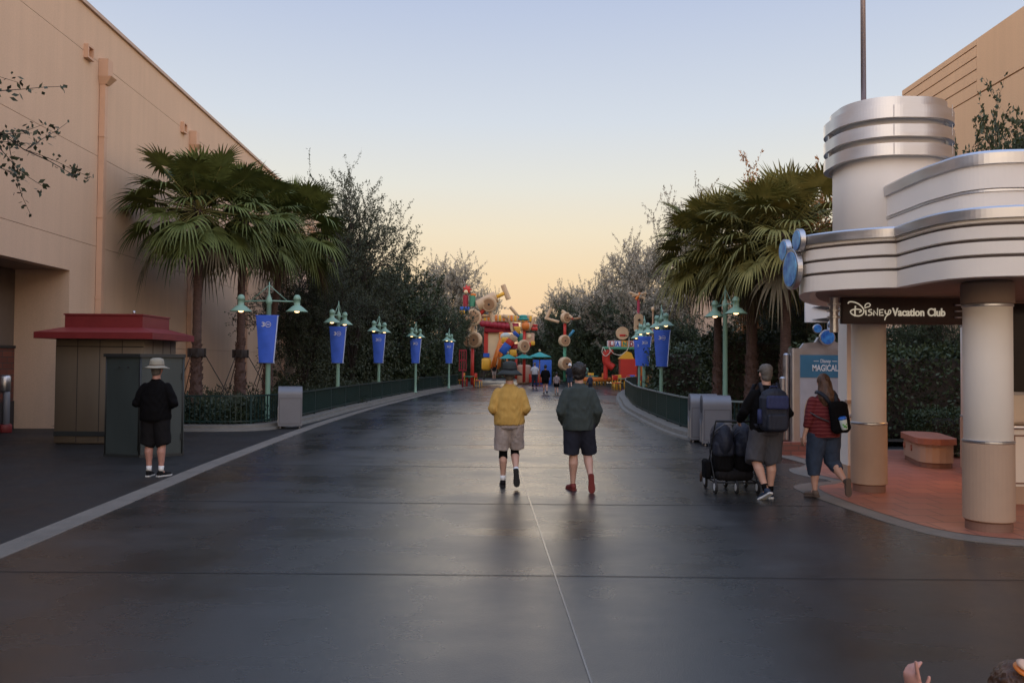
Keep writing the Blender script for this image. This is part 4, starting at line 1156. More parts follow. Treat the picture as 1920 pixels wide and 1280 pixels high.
for x, y, rz, se, lab in ((5.6, 65.6, 1.2, 'toy_red', 'red chair left of the teal topped table'), (7.1, 65.4, 5.2, 'toy_orange', 'orange chair right of the teal topped table'), (6.4, 67.0, 3.1, 'toy_yellow', 'yellow chair behind the teal topped table'),
                          (9.0, 62.6, .4, 'toy_yellow', 'yellow chair left of the farthest right table'), (10.3, 62.9, 5.8, 'toy_red', 'red chair right of the farthest right table'), (9.4, 55.6, .1, 'toy_orange', 'orange chair alone between the two green tables'), (8.2, 56.0, 2.6, 'toy_blue', 'blue chair between the two green tables')):
    chair(x, y, lab, se, rz=rz)
bx = empty('planter_box', (T(1150, 0, 64).x, 64, 0), 'yellow and red box planter under the sign', 'planter')
MB().rbox((1.2, -3, .55), (1.5, .6, .34), .05).obj('yellow_top', 'toy_yellow', bx); MB().rbox((1.2, -3, .2), (1.3, .5, .38), .05).obj('red_body', 'toy_red', bx); MB().rbox((-1.5, -1, .55), (2.2, .5, .3), .05).obj('orange_rail', 'toy_orange', bx)
rt = empty('red_lattice', (T(866, 0, 58).x, 58, 0), 'red lattice panel glimpsed beyond the farthest left banner', 'panel')
m = MB()
for k in range(4): m.box((-.24 + k * .16, 0, 1.9), (.06, .05, 1.5))
m.box((0, -.03, 1.2), (.54, .05, .1)); m.box((0, -.03, 2.6), (.54, .05, .1)); m.box((0, -.03, 1.9), (.54, .05, .1)); m.obj('lattice', 'toy_crimson', rt)
rod(rt, Vector((.0, .05, 0)), Vector((0, .05, 1.2)), .05, 'toy_crimson', 'post')
rs = empty('spool_post', (T(1222, 0, 46).x, 46, 0), 'small pale wooden peg figure head high in the trees right of the long wooden link', 'sculpture')
rod(rs, Vector((0, 0, 0)), Vector((0, 0, 4.7)), .04, 'wood_toy_dark', 'post'); MB().ell((0, 0, 4.8), (.10, .09, .14)).obj('wooden_knob', 'wood_toy', rs)
# ================================================================ PEOPLE
def V(*a): return Vector(a)
def hand(mb, wrist, d, n, s=1.0, curl=.6, side=1, point=False):
    # d: direction of the hand, n: palm normal; thumb towards side * (d x n)
    d = d.normalized(); n = (n - d * n.dot(d)).normalized(); w = d.cross(n).normalized() * side
    rot = Matrix((w, d, n)).transposed()
    mb.ell(wrist + d * .045 * s, (.040 * s, .052 * s, .018 * s), 12, 8, rot)
    mb.tube([wrist - d * .02 * s, wrist + d * .03 * s], [.026 * s, .027 * s], 8)
    for k, (off, L) in enumerate(((.030, .070), (.010, .080), (-.010, .074), (-.029, .058))):
        b = wrist + d * .085 * s + w * off * s; q = d.copy(); P = [b - d * .015 * s, b]; c = b
        cu = curl * (1 + .12 * k)
        if point and k == 0: cu = .03
        for j in range(3):
            q = (q + n * cu).normalized(); c = c + q * L * s * (.42, .32, .26)[j]; P.append(c.copy())
        mb.tube(P, [.0095 * s, .0098 * s, .009 * s, .0085 * s, .007 * s], 8)
    b = wrist + d * .03 * s + w * .034 * s
    mb.tube([b, b + (w * .6 + d * .7 + n * .2) * .03 * s, b + (w * .45 + d * 1.0 + n * .5) * .058 * s], [.012 * s, .0105 * s, .008 * s], 8)
def shoe(parent, ankle, toe, up, m, sole, s=1.0, name='shoe', high=True):
    toe = toe.normalized(); up = (up - toe * up.dot(toe)).normalized(); sd = toe.cross(up).normalized()
    rot = Matrix((sd, toe, up)).transposed()
    W = lambda x, y, z: ankle + rot @ Vector((x, y, z)) * s
    mb = MB()
    mb.ell(W(0, -.015, -.045), (.040 * s, .055 * s, .045 * s), 12, 8, rot); mb.ell(W(0, .06, -.052), (.043 * s, .08 * s, .036 * s), 12, 8, rot)
    mb.ell(W(0, .125, -.060), (.046 * s, .065 * s, .028 * s), 12, 8, rot)
    if high: mb.tube([W(0, -.01, -.05), W(0, -.008, .0)], [.042 * s, .042 * s], 12)
    o = melt(mb, name, m, parent, .007 * s, 3)
    out = []
    for y, w in ((-.075, .015), (-.07, .03), (-.045, .038), (0, .037), (.05, .037), (.10, .046), (.14, .047), (.17, .040), (.19, .022), (.196, .008)): out.append((w, y))
    poly = out + [(-x, y) for x, y in reversed(out)]
    n = len(poly); vs = [tuple(W(x, y, -.093)) for x, y in poly] + [tuple(W(x * 1.03, y, -.070)) for x, y in poly]
    sm = MB().add(vs, [(k, (k + 1) % n, n + (k + 1) % n, n + k) for k in range(n)] + [tuple(range(n - 1, -1, -1)), tuple(range(n, 2 * n))])
    recalc(sm.obj('sole', sole, o))
    return o
DEF = dict(shL=V(-.165, 0, 1.38), elL=V(-.25, -.03, 1.14), wrL=V(-.24, .08, .90), shR=V(.165, 0, 1.38), elR=V(.25, -.03, 1.14), wrR=V(.24, .08, .90),
           hipL=V(-.09, 0, .90), knL=V(-.10, .02, .50), anL=V(-.10, 0, .09), hipR=V(.09, 0, .90), knR=V(.10, .02, .50), anR=V(.10, 0, .09),
           toeL=V(-.1, 1, 0), upL=V(0, 0, 1), toeR=V(.1, 1, 0), upR=V(0, 0, 1))
def limb(mb, P, r, n=12):
    # chain of points with radii, rounded ends
    mb.tube(P, r, n); mb.ell(P[0], (r[0],) * 3, n, 6); mb.ell(P[-1], (r[-1],) * 3, n, 6)
    for p, q in zip(P[1:-1], r[1:-1]): mb.ell(p, (q * .99,) * 3, n, 6)
def person(loc, label, H=1.75, rz=0, pose={}, girth=1.0, skin='skin', top=('knit_green', .055, .80, 1.0), bottom=('cloth_navy', .46, .075), shoes=('rubber', 'rubber'),
           hair=None, near=True, handd=None, kneesleeve=None, socks=None, group=None, hem_flare=0.0, curl=.6, child=False, point=None, bare_calf=True, fat=1.0, topwr=.012, spread=.028):
    J = dict(DEF); J.update(pose)
    s = H / 1.75
    P = empty('person', loc, label, 'person', group, rz); P.scale = (s, s, s)
    vox = .009 if near else .017
    b = MB()
    g = girth
    b.rings([(0, 0, .84, .13 * g, .10 * g), (0, 0, .92, .165 * g, .12 * g), (0, .005, 1.04, .15 * g, .115 * g), (0, 0, 1.18, .155 * g, .115 * g), (0, 0, 1.32, .172, .110), (0, 0, 1.39, .155, .09), (0, .0, 1.45, .085, .068), (0, .01, 1.5, .058, .058)])
    b.tube([(0, 0, 1.42), (0, .012, 1.58)], [.062, .056], 14)
    hs = 1.18 if child else 1.0
    hc = V(0, .02, 1.52 + .125 * hs)
    b.ell(hc, (.076 * hs, .095 * hs, .112 * hs), 18, 12); b.ell(hc + V(0, .035, -.065), (.056, .062, .055), 14, 8)
    b.ell(hc + V(0, .10, -.015), (.014, .022, .022), 8, 6)
    for sx_ in (-1, 1): b.ell(hc + V(sx_ * .078 * hs, 0, -.015), (.012, .022, .034), 8, 6)
    for S, sg in (('L', -1), ('R', 1)):
        h, k, a = J['hip' + S], J['kn' + S], J['an' + S]
        cb = k.lerp(a, .30) + V(0, -.018, 0)
        limb(b, [h, h.lerp(k, .5), k, cb, k.lerp(a, .68), a], [.092 * fat, .076 * fat, .055 * fat, .060 * fat, .042 * fat, .034])
        tt = J['toe' + S].normalized(); uu = J['up' + S]; uu = (uu - tt * uu.dot(tt)).normalized()
        b.tube([a, a - uu * .05 + tt * .05, a - uu * .06 + tt * .12], [.032, .032, .025], 10)
        sh, el, wr = J['sh' + S], J['el' + S], J['wr' + S]
        limb(b, [sh + V(0, 0, -.005), sh.lerp(el, .5), el, el.lerp(wr, .35), wr], [.055, .047 * fat, .040, .038, .027])
        d = (handd or {}).get(S) or (wr - el)
        if near: hand(b, wr, d, V(0, .3, 0) + V(-sg, 0, 0), .96, curl, sg if True else 1, point == S)
        else: hand(b, wr, d, V(-sg, .3, 0), 1.1, .3, sg)
    bd = melt(b, 'body', skin, P, .0065 if near else .013, 3)
    if near:
        for sx_ in (-1, 1): MB().ell(hc + V(sx_ * .03, .088, .005), (.012, .008, .008), 8, 6).obj('eye', 'rubber', bd)
        MB().ell(hc + V(0, .098, -.062), (.022, .006, .005), 8, 6).obj('mouth', 'cloth_red', bd)
    # top
    tm, pad, hem, slv = top
    c = MB(); p2 = pad
    c.rings([(0, 0, hem, (.165 * g + p2) * (1 + hem_flare), (.12 * g + p2)), (0, 0, hem + .05, .17 * g + p2, .125 * g + p2), (0, 0, (hem + 1.2) / 2, .162 * g + p2 * 1.05, .125 * g + p2), (0, 0, 1.20, .160 * g + p2 * .9, .12 * g + p2 * .9), (0, 0, 1.32, .180 + p2 * .4, .12 + p2 * .6),
             (0, -.005, 1.385, .172 + p2 * .25, .10 + p2 * .4), (0, -.005, 1.43, .135 + p2 * .1, .085 + p2 * .3), (0, 0, 1.465, .088, .073), (0, .005, 1.49, .066, .064)], 24)
    for S in 'LR':
        sh, el, wr = J['sh' + S], J['el' + S], J['wr' + S]
        if slv >= 1:
            e = el.lerp(wr, .95); 
            limb(c, [sh + V(0, 0, -.01), sh.lerp(el, .5), el, el.lerp(wr, .5), e], [.062 + p2 * .2, .056 + p2 * .4, .052 + p2 * .45, .050 + p2 * .4, .036 + p2 * .2])
        elif slv > .5:
            limb(c, [sh + V(0, 0, -.01), sh.lerp(el, .5), el, el.lerp(wr, .3)], [.066 + p2 * .3, .058 + p2 * .4, .052 + p2 * .4, .046 + p2 * .4])
        else:
            limb(c, [sh + V(0, 0, -.01), sh.lerp(el, .7)], [.066 + p2 * .3, .060 + p2 * .4])
    melt(c, 'top', tm, P, vox, 4, topwr if near else 0, 7, .6)
    # bottom
    bm, hemz, fl = bottom
    c = MB()
    c.rings([(0, 0, .83, .13 * g + .02, .10 * g + .02), (0, 0, .86, .165 * g + .03, .125 * g + .03), (0, 0, .98, .16 * g + .02, .12 * g + .02), (0, 0, 1.0, .15 * g, .11 * g)], 24)
    for S in 'LR':
        sp_ = V(-1 if S == 'L' else 1, 0, 0)
        h, k, a = J['hip' + S], J['kn' + S], J['an' + S]
        # walk down the leg to the hem height
        pts = [h, h.lerp(k, .5), k, k.lerp(a, .5), a]
        cum = [h]
        tot = (h.z - hemz) / (.90 - .09) * ((h - k).length + (k - a).length)
        run = 0; out = [h + V(0, 0, -.0)]
        prev = h
        for q in (k, a):
            L = (q - prev).length
            if run + L >= tot: out.append(prev.lerp(q, (tot - run) / L)); break
            out.append(q); run += L; prev = q
        P2 = [out[0]]
        for q0, q1 in zip(out, out[1:]): P2 += [q0.lerp(q1, .5), q1]
        nn = len(P2)
        P2 = [q + sp_ * spread * (i / (nn - 1)) for i, q in enumerate(P2)]
        r0 = .100 * fat
        rad = [(.105 * fat + .012) * (1 - i / (nn - 1)) + fl * i / (nn - 1) * fat + .008 for i in range(nn)]
        c.tube(P2, rad, 18); c.ell(P2[0], (rad[0],) * 3, 14, 8)
        if kneesleeve:
            ks = MB(); k0 = k.lerp(h, .16); k1 = k.lerp(a, .22)
            ks.tube([k0, k, k1], [.068, .062, .066], 16); melt(ks, 'knee_sleeve', kneesleeve, P, .008, 2)
        if socks:
            up_ = J['up' + S]; sk = MB(); sk.tube([a + V(0, 0, -.02) if up_.z > .5 else a, a.lerp(k, .18)], [.040, .041], 14); sk.obj('sock', socks, P)
    melt(c, 'shorts' if hemz > .3 else 'trousers', bm, P, vox, 3, .007 if near else 0, 9, .5)
    for S in 'LR':
        if near: shoe(P, J['an' + S], J['toe' + S], J['up' + S], shoes[0], shoes[1])
        else:
            tt = J['toe' + S].normalized(); uu = J['up' + S]
            sd = tt.cross(uu).normalized(); rot = Matrix((sd, tt, sd.cross(tt))).transposed()
            MB().ell(J['an' + S] + tt * .05 - uu.normalized() * .05, (.045, .125, .042), 10, 7, rot).obj('shoe', shoes[0], P)
    if hair: hair(P, hc)
    return P, hc
def hair_round(m, r=(.100, .112, .118), off=V(0, -.012, .025), wr=.012):
    def f(P, hc):
        h = MB(); h.ell(hc + off, r, 20, 14); h.ell(hc + V(0, -.03, -.05), (r[0] * .82, r[1] * .75, .07), 16, 8)
        melt(h, 'hair', m, P, .009, 2, wr, 22, 1)
    return f
def hair_short(m): return hair_round(m, (.083, .098, .105), V(0, -.014, .022), .003)
def bucket_hat(m, brim=.19, top=.10, droop=.05, hairm='hair_dark', tall=.11, band=None):
    def f(P, hc):
        hair_short(hairm)(P, hc)
        h = MB(); z = hc.z + .035
        h.lathe([(brim, -droop), (brim + .004, -droop + .008), (brim * .8, -droop * .35 + .004), (.108, .012), (.106, .03), (.104, tall * .6), (top * .92, tall), (top * .55, tall + .018), (.01, tall + .02), (.005, tall + .01), (.098, .0), (brim * .8, -droop * .35 - .006)], 32, (0, hc.y - .008, z), smooth=True, sy=1.1)
        o = h.obj('hat', m, P)
        for v in o.data.vertices:
            q = noise.noise(v.co * 6); v.co.z += q * .02 * (Vector((v.co.x, v.co.y, 0)).length / brim)
        if band: MB().lathe([(.109, .01), (.109, .032)], 32, (0, hc.y - .008, z), sy=1.1).obj('hat_band', band, o)
    return f
def cap(m, hairm='hair_grey'):
    def f(P, hc):
        hair_short(hairm)(P, hc)
        h = MB(); h.rings([(0, hc.y - .005, hc.z + .015, .086, .102), (0, hc.y - .005, hc.z + .05, .088, .103), (0, hc.y - .01, hc.z + .09, .078, .09), (0, hc.y - .012, hc.z + .118, .05, .06), (0, hc.y - .012, hc.z + .125, .01, .012)], 24)
        o = h.obj('cap', m, P); MB().ell((0, hc.y + .12, hc.z + .03), (.07, .075, .012), 16, 6).obj('visor', m, o)
    return f
RAISED = dict(toeR=V(.06, .16, -.98), upR=V(0, .98, .16))
# the pair in the middle of the street
A, _ = person((-.03, 11.72, .004), 'person in a mustard sweatshirt, khaki shorts and dark bucket hat walking away', 1.70, 0,
    dict(elL=V(-.235, -.05, 1.13), elR=V(.235, -.05, 1.13), wrL=V(-.19, .19, 1.06), wrR=V(.19, .19, 1.06),
         hipL=V(-.09, 0, .9), knL=V(-.085, .03, .49), anL=V(-.085, .05, .09), toeL=V(-.05, 1, 0), hipR=V(.09, 0, .9), knR=V(.085, .10, .50), anR=V(.105, -.17, .235), **RAISED),
    1.02, top=('knit_mustard', .050, .90, 1.0), bottom=('cloth_khaki', .53, .100), shoes=('cloth_charcoal', 'rubber'), hair=bucket_hat('felt_green', .185, .105, .06, 'hair_grey', .12, 'cloth_charcoal'), kneesleeve='cloth_black', socks='white')
B, _ = person((.93, 11.42, .004), 'person in a dark green sweatshirt, navy shorts and red shoes walking away mid street', 1.73, 0,
    dict(elL=V(-.25, -.06, 1.10), elR=V(.25, -.06, 1.10), wrL=V(-.20, .15, .92), wrR=V(.22, .14, .88),
         hipL=V(-.09, 0, .9), knL=V(-.07, .03, .49), anL=V(-.075, .05, .09), toeL=V(-.35, 1, 0), hipR=V(.09, 0, .9), knR=V(.13, .10, .50), anR=V(.155, -.17, .20), toeR=V(.05, .1, -.98), upR=V(0, .98, .1)),
    1.03, top=('knit_green', .052, .84, 1.0), bottom=('cloth_navy', .50, .092), shoes=('shoe_red', 'shoe_red'), hair=hair_round('hair_dark', (.102, .114, .120), V(0, -.012, .024), .010), fat=1.1)
# the man by the cabinet
C, _ = person((-5.37, 12.5, .0), 'person in black top, dark shorts and pale brimmed hat by the grey cabinet', 1.72, 0,
    dict(elL=V(-.285, -.02, 1.12), elR=V(.285, -.02, 1.12), wrL=V(-.10, .24, 1.06), wrR=V(.10, .24, 1.06),
         anL=V(-.085, 0, .09), anR=V(.10, 0, .09), toeR=V(.55, 1, 0), knL=V(-.095, .02, .5), knR=V(.10, .02, .5)),
    1.10, 'skin_red', top=('cloth_black', .045, .86, 1.0), bottom=('cloth_charcoal', .47, .090), shoes=('cloth_charcoal', 'sole_white'), hair=bucket_hat('straw', .185, .10, .03, 'hair_grey', .115, 'booth_tan'), socks='white', fat=1.05)
# the couple with the pushchair
D, dh = person((3.34, 10.85, .004), 'person with a blue backpack, cap and grey shorts pushing the dark pushchair', 1.74, R(4),
    dict(elL=V(-.29, .02, 1.14), wrL=V(-.27, .26, 1.00), elR=V(.28, -.04, 1.12), wrR=V(.12, .22, 1.00), hipL=V(-.09, 0, .9), knL=V(-.13, .05, .50), anL=V(-.05, -.12, .14), toeL=V(-.35, .75, -.5), upL=V(0, .4, .9),
         knR=V(.08, .05, .49), anR=V(.075, .06, .09), toeR=V(.2, 1, 0)),
    1.10, top=('cloth_black', .035, .88, 1.0), bottom=('cloth_grey', .46, .092), shoes=('shoe_navy', 'sole_white'), hair=cap('hair_grey'), socks='cloth_black', fat=1.1)
E_, eh = person((4.13, 10.95, .02), 'person with long brown hair, red striped top and denim capris by the pavilion', 1.60, R(6),
    dict(elL=V(-.25, -.05, 1.12), wrL=V(-.30, .0, .86), elR=V(.27, -.02, 1.13), wrR=V(.24, .16, .96), hipL=V(-.10, 0, .9), knL=V(-.12, .05, .49), anL=V(-.12, .04, .09), toeL=V(-.4, 1, 0),
         hipR=V(.10, 0, .9), knR=V(.14, .05, .50), anR=V(.22, -.20, .24), toeR=V(.1, .15, -.98), upR=V(0, .98, .15)),
    1.18, top=('red_stripe', .042, .86, .7), bottom=('denim', .30, .058), shoes=('shoe_tan', 'shoe_tan'), fat=1.22, topwr=.008, spread=.01,
    hair=None, curl=.35)
def long_hair(P, hc):
    h = MB(); h.ell(hc + V(0, -.012, .02), (.094, .108, .112), 20, 14)
    h.tube([hc + V(0, -.045, .02), hc + V(0, -.075, -.10), hc + V(.0, -.115, -.24), hc + V(.01, -.145, -.34)], [.088, .105, .118, .065], 18)
    for x in (-.06, -.02, .03, .07): h.tube([hc + V(x, -.10, -.2), hc + V(x * 1.2, -.15, -.40)], [.035, .012], 8)
    melt(h, 'hair', 'hair_brown', P, .008, 2, .008, 18, .2)
long_hair(E_, eh)
# backpack
bp = empty('backpack', (3.34, 10.85, .004), 'blue and navy backpack worn by the person with the pushchair', 'backpack', rz=R(4))
m = MB(); m.rbox((0, -.26, 1.14), (.36, .20, .50), .07); m.ell((0, -.25, 1.36), (.17, .10, .09), 18, 10); body = melt(m, 'bag', 'pack_navy', bp, .01, 5, .006, 10, .6)
m = MB(); m.rbox((0, -.375, 1.27), (.29, .045, .17), .02); melt(m, 'top_pocket', 'pack_blue', bp, .008, 4, .004, 14)
m = MB(); m.rbox((0, -.372, 1.02), (.27, .06, .21), .025); melt(m, 'front_pocket', 'pack_navy', bp, .008, 4, .005, 14)
MB().tube([(-.05, -.22, 1.43), (-.04, -.25, 1.47), (.04, -.25, 1.47), (.05, -.22, 1.43)], .010, 8).obj('handle', 'pack_blue', bp)
for sx_ in (-1, 1): MB().tube([(sx_ * .11, -.17, 1.38), (sx_ * .12, -.08, 1.505), (sx_ * .13, .08, 1.48), (sx_ * .15, .165, 1.36), (sx_ * .17, .12, 1.05), (sx_ * .17, -.14, .95)], .017, 8, flat=1.7).obj('strap', 'pack_navy', bp)
MB().tube([(-.20, -.30, 1.0), (-.205, -.30, 1.18)], [.035, .025], 12).obj('bottle', 'pack_blue', bp)
sb = empty('sling_bag', (4.13, 10.95, .02), 'black sling bag worn on the right of the red striped back', 'bag', rz=R(6))
m = MB(); m.rbox((.09, -.245, 1.06), (.25, .13, .42), .06, rot=Matrix.Rotation(R(-8), 3, 'Y')); melt(m, 'bag', 'cloth_black', sb, .01, 5, .005, 10)
MB().tube([(.0, -.19, 1.22), (-.06, -.17, 1.32), (-.10, -.10, 1.37), (-.11, .0, 1.375)], .018, 8, flat=1.5).obj('strap', 'pack_navy', sb)
MB().tube([(.08, -.19, 1.25), (.09, -.15, 1.33), (.10, -.06, 1.385), (.10, .03, 1.37)], .022, 8, flat=1.5).obj('strap', 'pack_navy', sb)
MB().tube([(-.24, -.07, 1.12), (-.17, -.165, 1.06), (-.03, -.20, 1.0)], .010, 8).obj('side_strap', 'cloth_grey', sb)
cu = empty('drink_cup', (4.28, 10.635, .93), 'white lidded cup with a green print hanging from the sling bag', 'cup', rz=R(6)); cu.rotation_euler = (R(6), R(-14), 0)
MB().lathe([(.036, 0), (.038, .005), (.048, .135), (.046, .14)], 24).obj('cup_body', 'cup_white', cu)
MB().lathe([(.050, .136), (.052, .145), (.050, .158), (.030, .170), (.01, .172)], 24).obj('lid', 'cup_blue', cu)
q = MB()
for a_, z_, r_ in ((-100, .05, .016), (-75, .035, .014), (-120, .075, .012), (-60, .07, .011)): q.ell((math.cos(R(a_)) * .0415, math.sin(R(a_)) * .0415, z_), (r_, .004, r_), 12, 6, Matrix.Rotation(R(a_ + 90), 3, 'Z'))
q.obj('green_print', 'cup_green', cu)
MB().tube([(0, 0, .17), (0, .01, .24)], .004, 6).obj('cord', 'cloth_black', cu)

# pushchair
pc = empty('pushchair', (3.05, 11.5, .004), 'wide dark navy double pushchair with hooded seats and small wheels', 'pushchair')
for sx_ in (-1, 1):
    hx = sx_ * .172
    m = MB(); m.ell((hx, -.04, .70), (.172, .29, .25), 22, 14); m.rbox((hx, -.16, .60), (.32, .20, .22), .05)
    hd = melt(m, 'hood', 'pack_navy', pc, .009, 4, .006, 12)
    for a_ in (-50, -15, 25):
        P_ = [(hx + .172 * math.cos(R(t_)), -.02 + .275 * math.sin(R(a_)) * abs(math.sin(R(t_))) ** .5, .72 + .225 * math.cos(R(a_)) * math.sin(R(t_))) for t_ in range(0, 181, 15)]
        MB().tube(P_, .006, 6).obj('rib', 'bin_dark', hd)
    m = MB(); m.rbox((hx, -.08, .42), (.30, .30, .30), .06); m.rbox((hx, .10, .34), (.31, .34, .14), .04); melt(m, 'seat', 'cloth_black', pc, .011, 5, .012, 11)
m = MB(); m.rbox((0, .0, .24), (.62, .46, .16), .06); melt(m, 'basket', 'cloth_charcoal', pc, .012, 5, .012, 8)
def fr(P, nm='frame_tube', r=.011): return MB().tube(P, r, 8).obj(nm, 'rubber', pc)
for sx_ in (-1, 1):
    x = sx_ * .34
    fr([(x, -.30, .98), (x, -.22, .88), (x, .0, .52), (x, .26, .16)]); fr([(x, -.26, .15), (x, -.08, .36), (x, .12, .66)]); fr([(x, -.26, .15), (x, .28, .15)])
fr([(-.34, -.30, .98), (.34, -.30, .98)], 'handle_bar', .015); fr([(-.34, -.26, .15), (.34, -.26, .15)], 'axle'); fr([(-.34, .26, .14), (.34, .26, .14)], 'axle')
for x in (-.34, 0, .34):
    for y in (-.28, .30):
        w_ = MB().lathe([(.070, -.018), (.088, -.016), (.092, 0), (.088, .016), (.070, .018)], 20, (x, y, .092), Matrix.Rotation(PI / 2, 3, 'Y')).obj('wheel', 'rubber', pc)
        MB().cyl((x, y, .092), .052, .044, 'X', 16).obj('hub', 'sole_white', w_)
m = MB(); m.rbox((-.40, .02, .30), (.10, .26, .26), .03); melt(m, 'side_bag', 'cloth_black', pc, .01, 4, .008, 12)
m = MB(); m.tube([(-.36, .15, .30), (-.44, .2, .2), (-.43, .25, .10)], [.04, .03, .02], 10); m.obj('foot_blanket', 'shoe_tan', pc)
MB().tube([(-.33, -.02, .74), (-.29, -.18, .86), (-.20, -.27, .935), (-.02, -.30, .94)], .008, 6).obj('hood_trim', 'bin_grey', pc)

pc.scale = (.84, 1, 1)
# child at the lower right corner, one hand up
child, ch = person((1.18, 1.92, .004), 'small child at the lower right corner with an arm raised, thumb sticking up', 1.03, R(15),
    dict(shL=V(-.17, 0, 1.38), elL=V(-.37, .02, 1.50), wrL=V(-.47, .03, 1.715), shR=V(.17, 0, 1.38)), 1.0, 'skin_red', top=('shoe_red', .03, .84, .5), bottom=('denim', .3, .075), shoes=('shoe_red', 'sole_white'),
    hair=None, handd={'L': V(-.25, .0, 1.0)}, child=True, curl=1.15, point='L')
def kid_hair(P, hc):
    h = MB(); h.ell(hc + V(0, -.01, .025), (.105, .120, .120), 20, 14); h.tube([hc + V(0, -.08, .08), hc + V(0, -.13, .13), hc + V(.02, -.17, .05)], [.05, .045, .02], 10)
    melt(h, 'hair', 'hair_brown', P, .008, 2, .010, 25)
    MB().lathe([(.030, 0), (.046, .01), (.030, .02)], 18, hc + V(-.03, -.06, .125), Matrix.Rotation(R(25), 3, 'X')).obj('hair_tie', 'toy_orange', P)
    MB().lathe([(.024, 0), (.038, .008), (.024, .016)], 18, hc + V(-.03, -.065, .145), Matrix.Rotation(R(25), 3, 'X')).obj('hair_tie', 'stucco_trim', P)
kid_hair(child, ch)

# people farther off
G = 'people walking in the distance'
W1 = dict(knL=V(-.08, .06, .5), anL=V(-.08, .10, .09), knR=V(.09, .04, .5), anR=V(.10, -.16, .16), toeR=V(0, .6, -.7), upR=V(0, .7, .6))
def far(u, v, Yd, H, label, **kw):
    x = (u - 960) / 1550 * Yd
    return person((x, Yd, .004), label, H, near=False, group=G, **kw)
far(1003, 728, 56.5, 1.78, 'distant person in a white shirt and long dark trousers', top=('poster_pale', .03, .95, .4), bottom=('cloth_navy', .12, .06), shoes=('rubber', 'rubber'), hair=hair_short('hair_grey'))
far(1023, 738, 47.3, 1.62, 'distant person in a black top and short black shorts walking away', top=('cloth_black', .05, .80, .6), bottom=('cloth_black', .62, .095), shoes=('rubber', 'rubber'), hair=hair_round('hair_dark'), pose=W1, fat=1.15)
far(1044, 740, 45.8, 1.22, 'distant child in a striped top and dark skirt walking hand free', top=('tan_stripe', .03, .88, .4), bottom=('cloth_black', .62, .10), shoes=('rubber', 'rubber'), hair=hair_round('hair_dark'), pose=W1, child=True)
far(1069, 729, 56.0, 1.70, 'distant person in a navy top, blue shorts and white hat', top=('cloth_navy', .04, .86, .6), bottom=('denim', .45, .09), shoes=('rubber', 'rubber'), hair=bucket_hat('white', .15), pose=W1)
far(1107, 731, 54.0, 1.02, 'distant child in a teal top and red cap right of the dark green sweatshirt', top=('shoe_navy', .05, .70, 1.0), bottom=('cloth_navy', .3, .08), shoes=('rubber', 'rubber'), hair=cap('toy_red'), child=True)
far(976, 716, 74, 1.70, 'distant person in a pale grey shirt and brown shorts behind the bucket hat', top=('cloth_khaki', .04, .9, .4), bottom=('hair_brown', .5, .09), shoes=('rubber', 'rubber'), hair=hair_short('hair_grey'), pose=W1)
far(927, 709, 84, 1.70, 'farthest distant person, dark top and tan shorts, near the yellow base of the marquee', top=('cloth_charcoal', .04, .9, .4), bottom=('cloth_khaki', .5, .09), shoes=('rubber', 'rubber'), hair=hair_short('hair_dark'))
far(1098, 716, 72, 1.65, 'distant person in grey green beside the red chairs', top=('lamp_green', .04, .9, .4), bottom=('cloth_grey', .5, .09), shoes=('rubber', 'rubber'), hair=hair_short('hair_grey'))
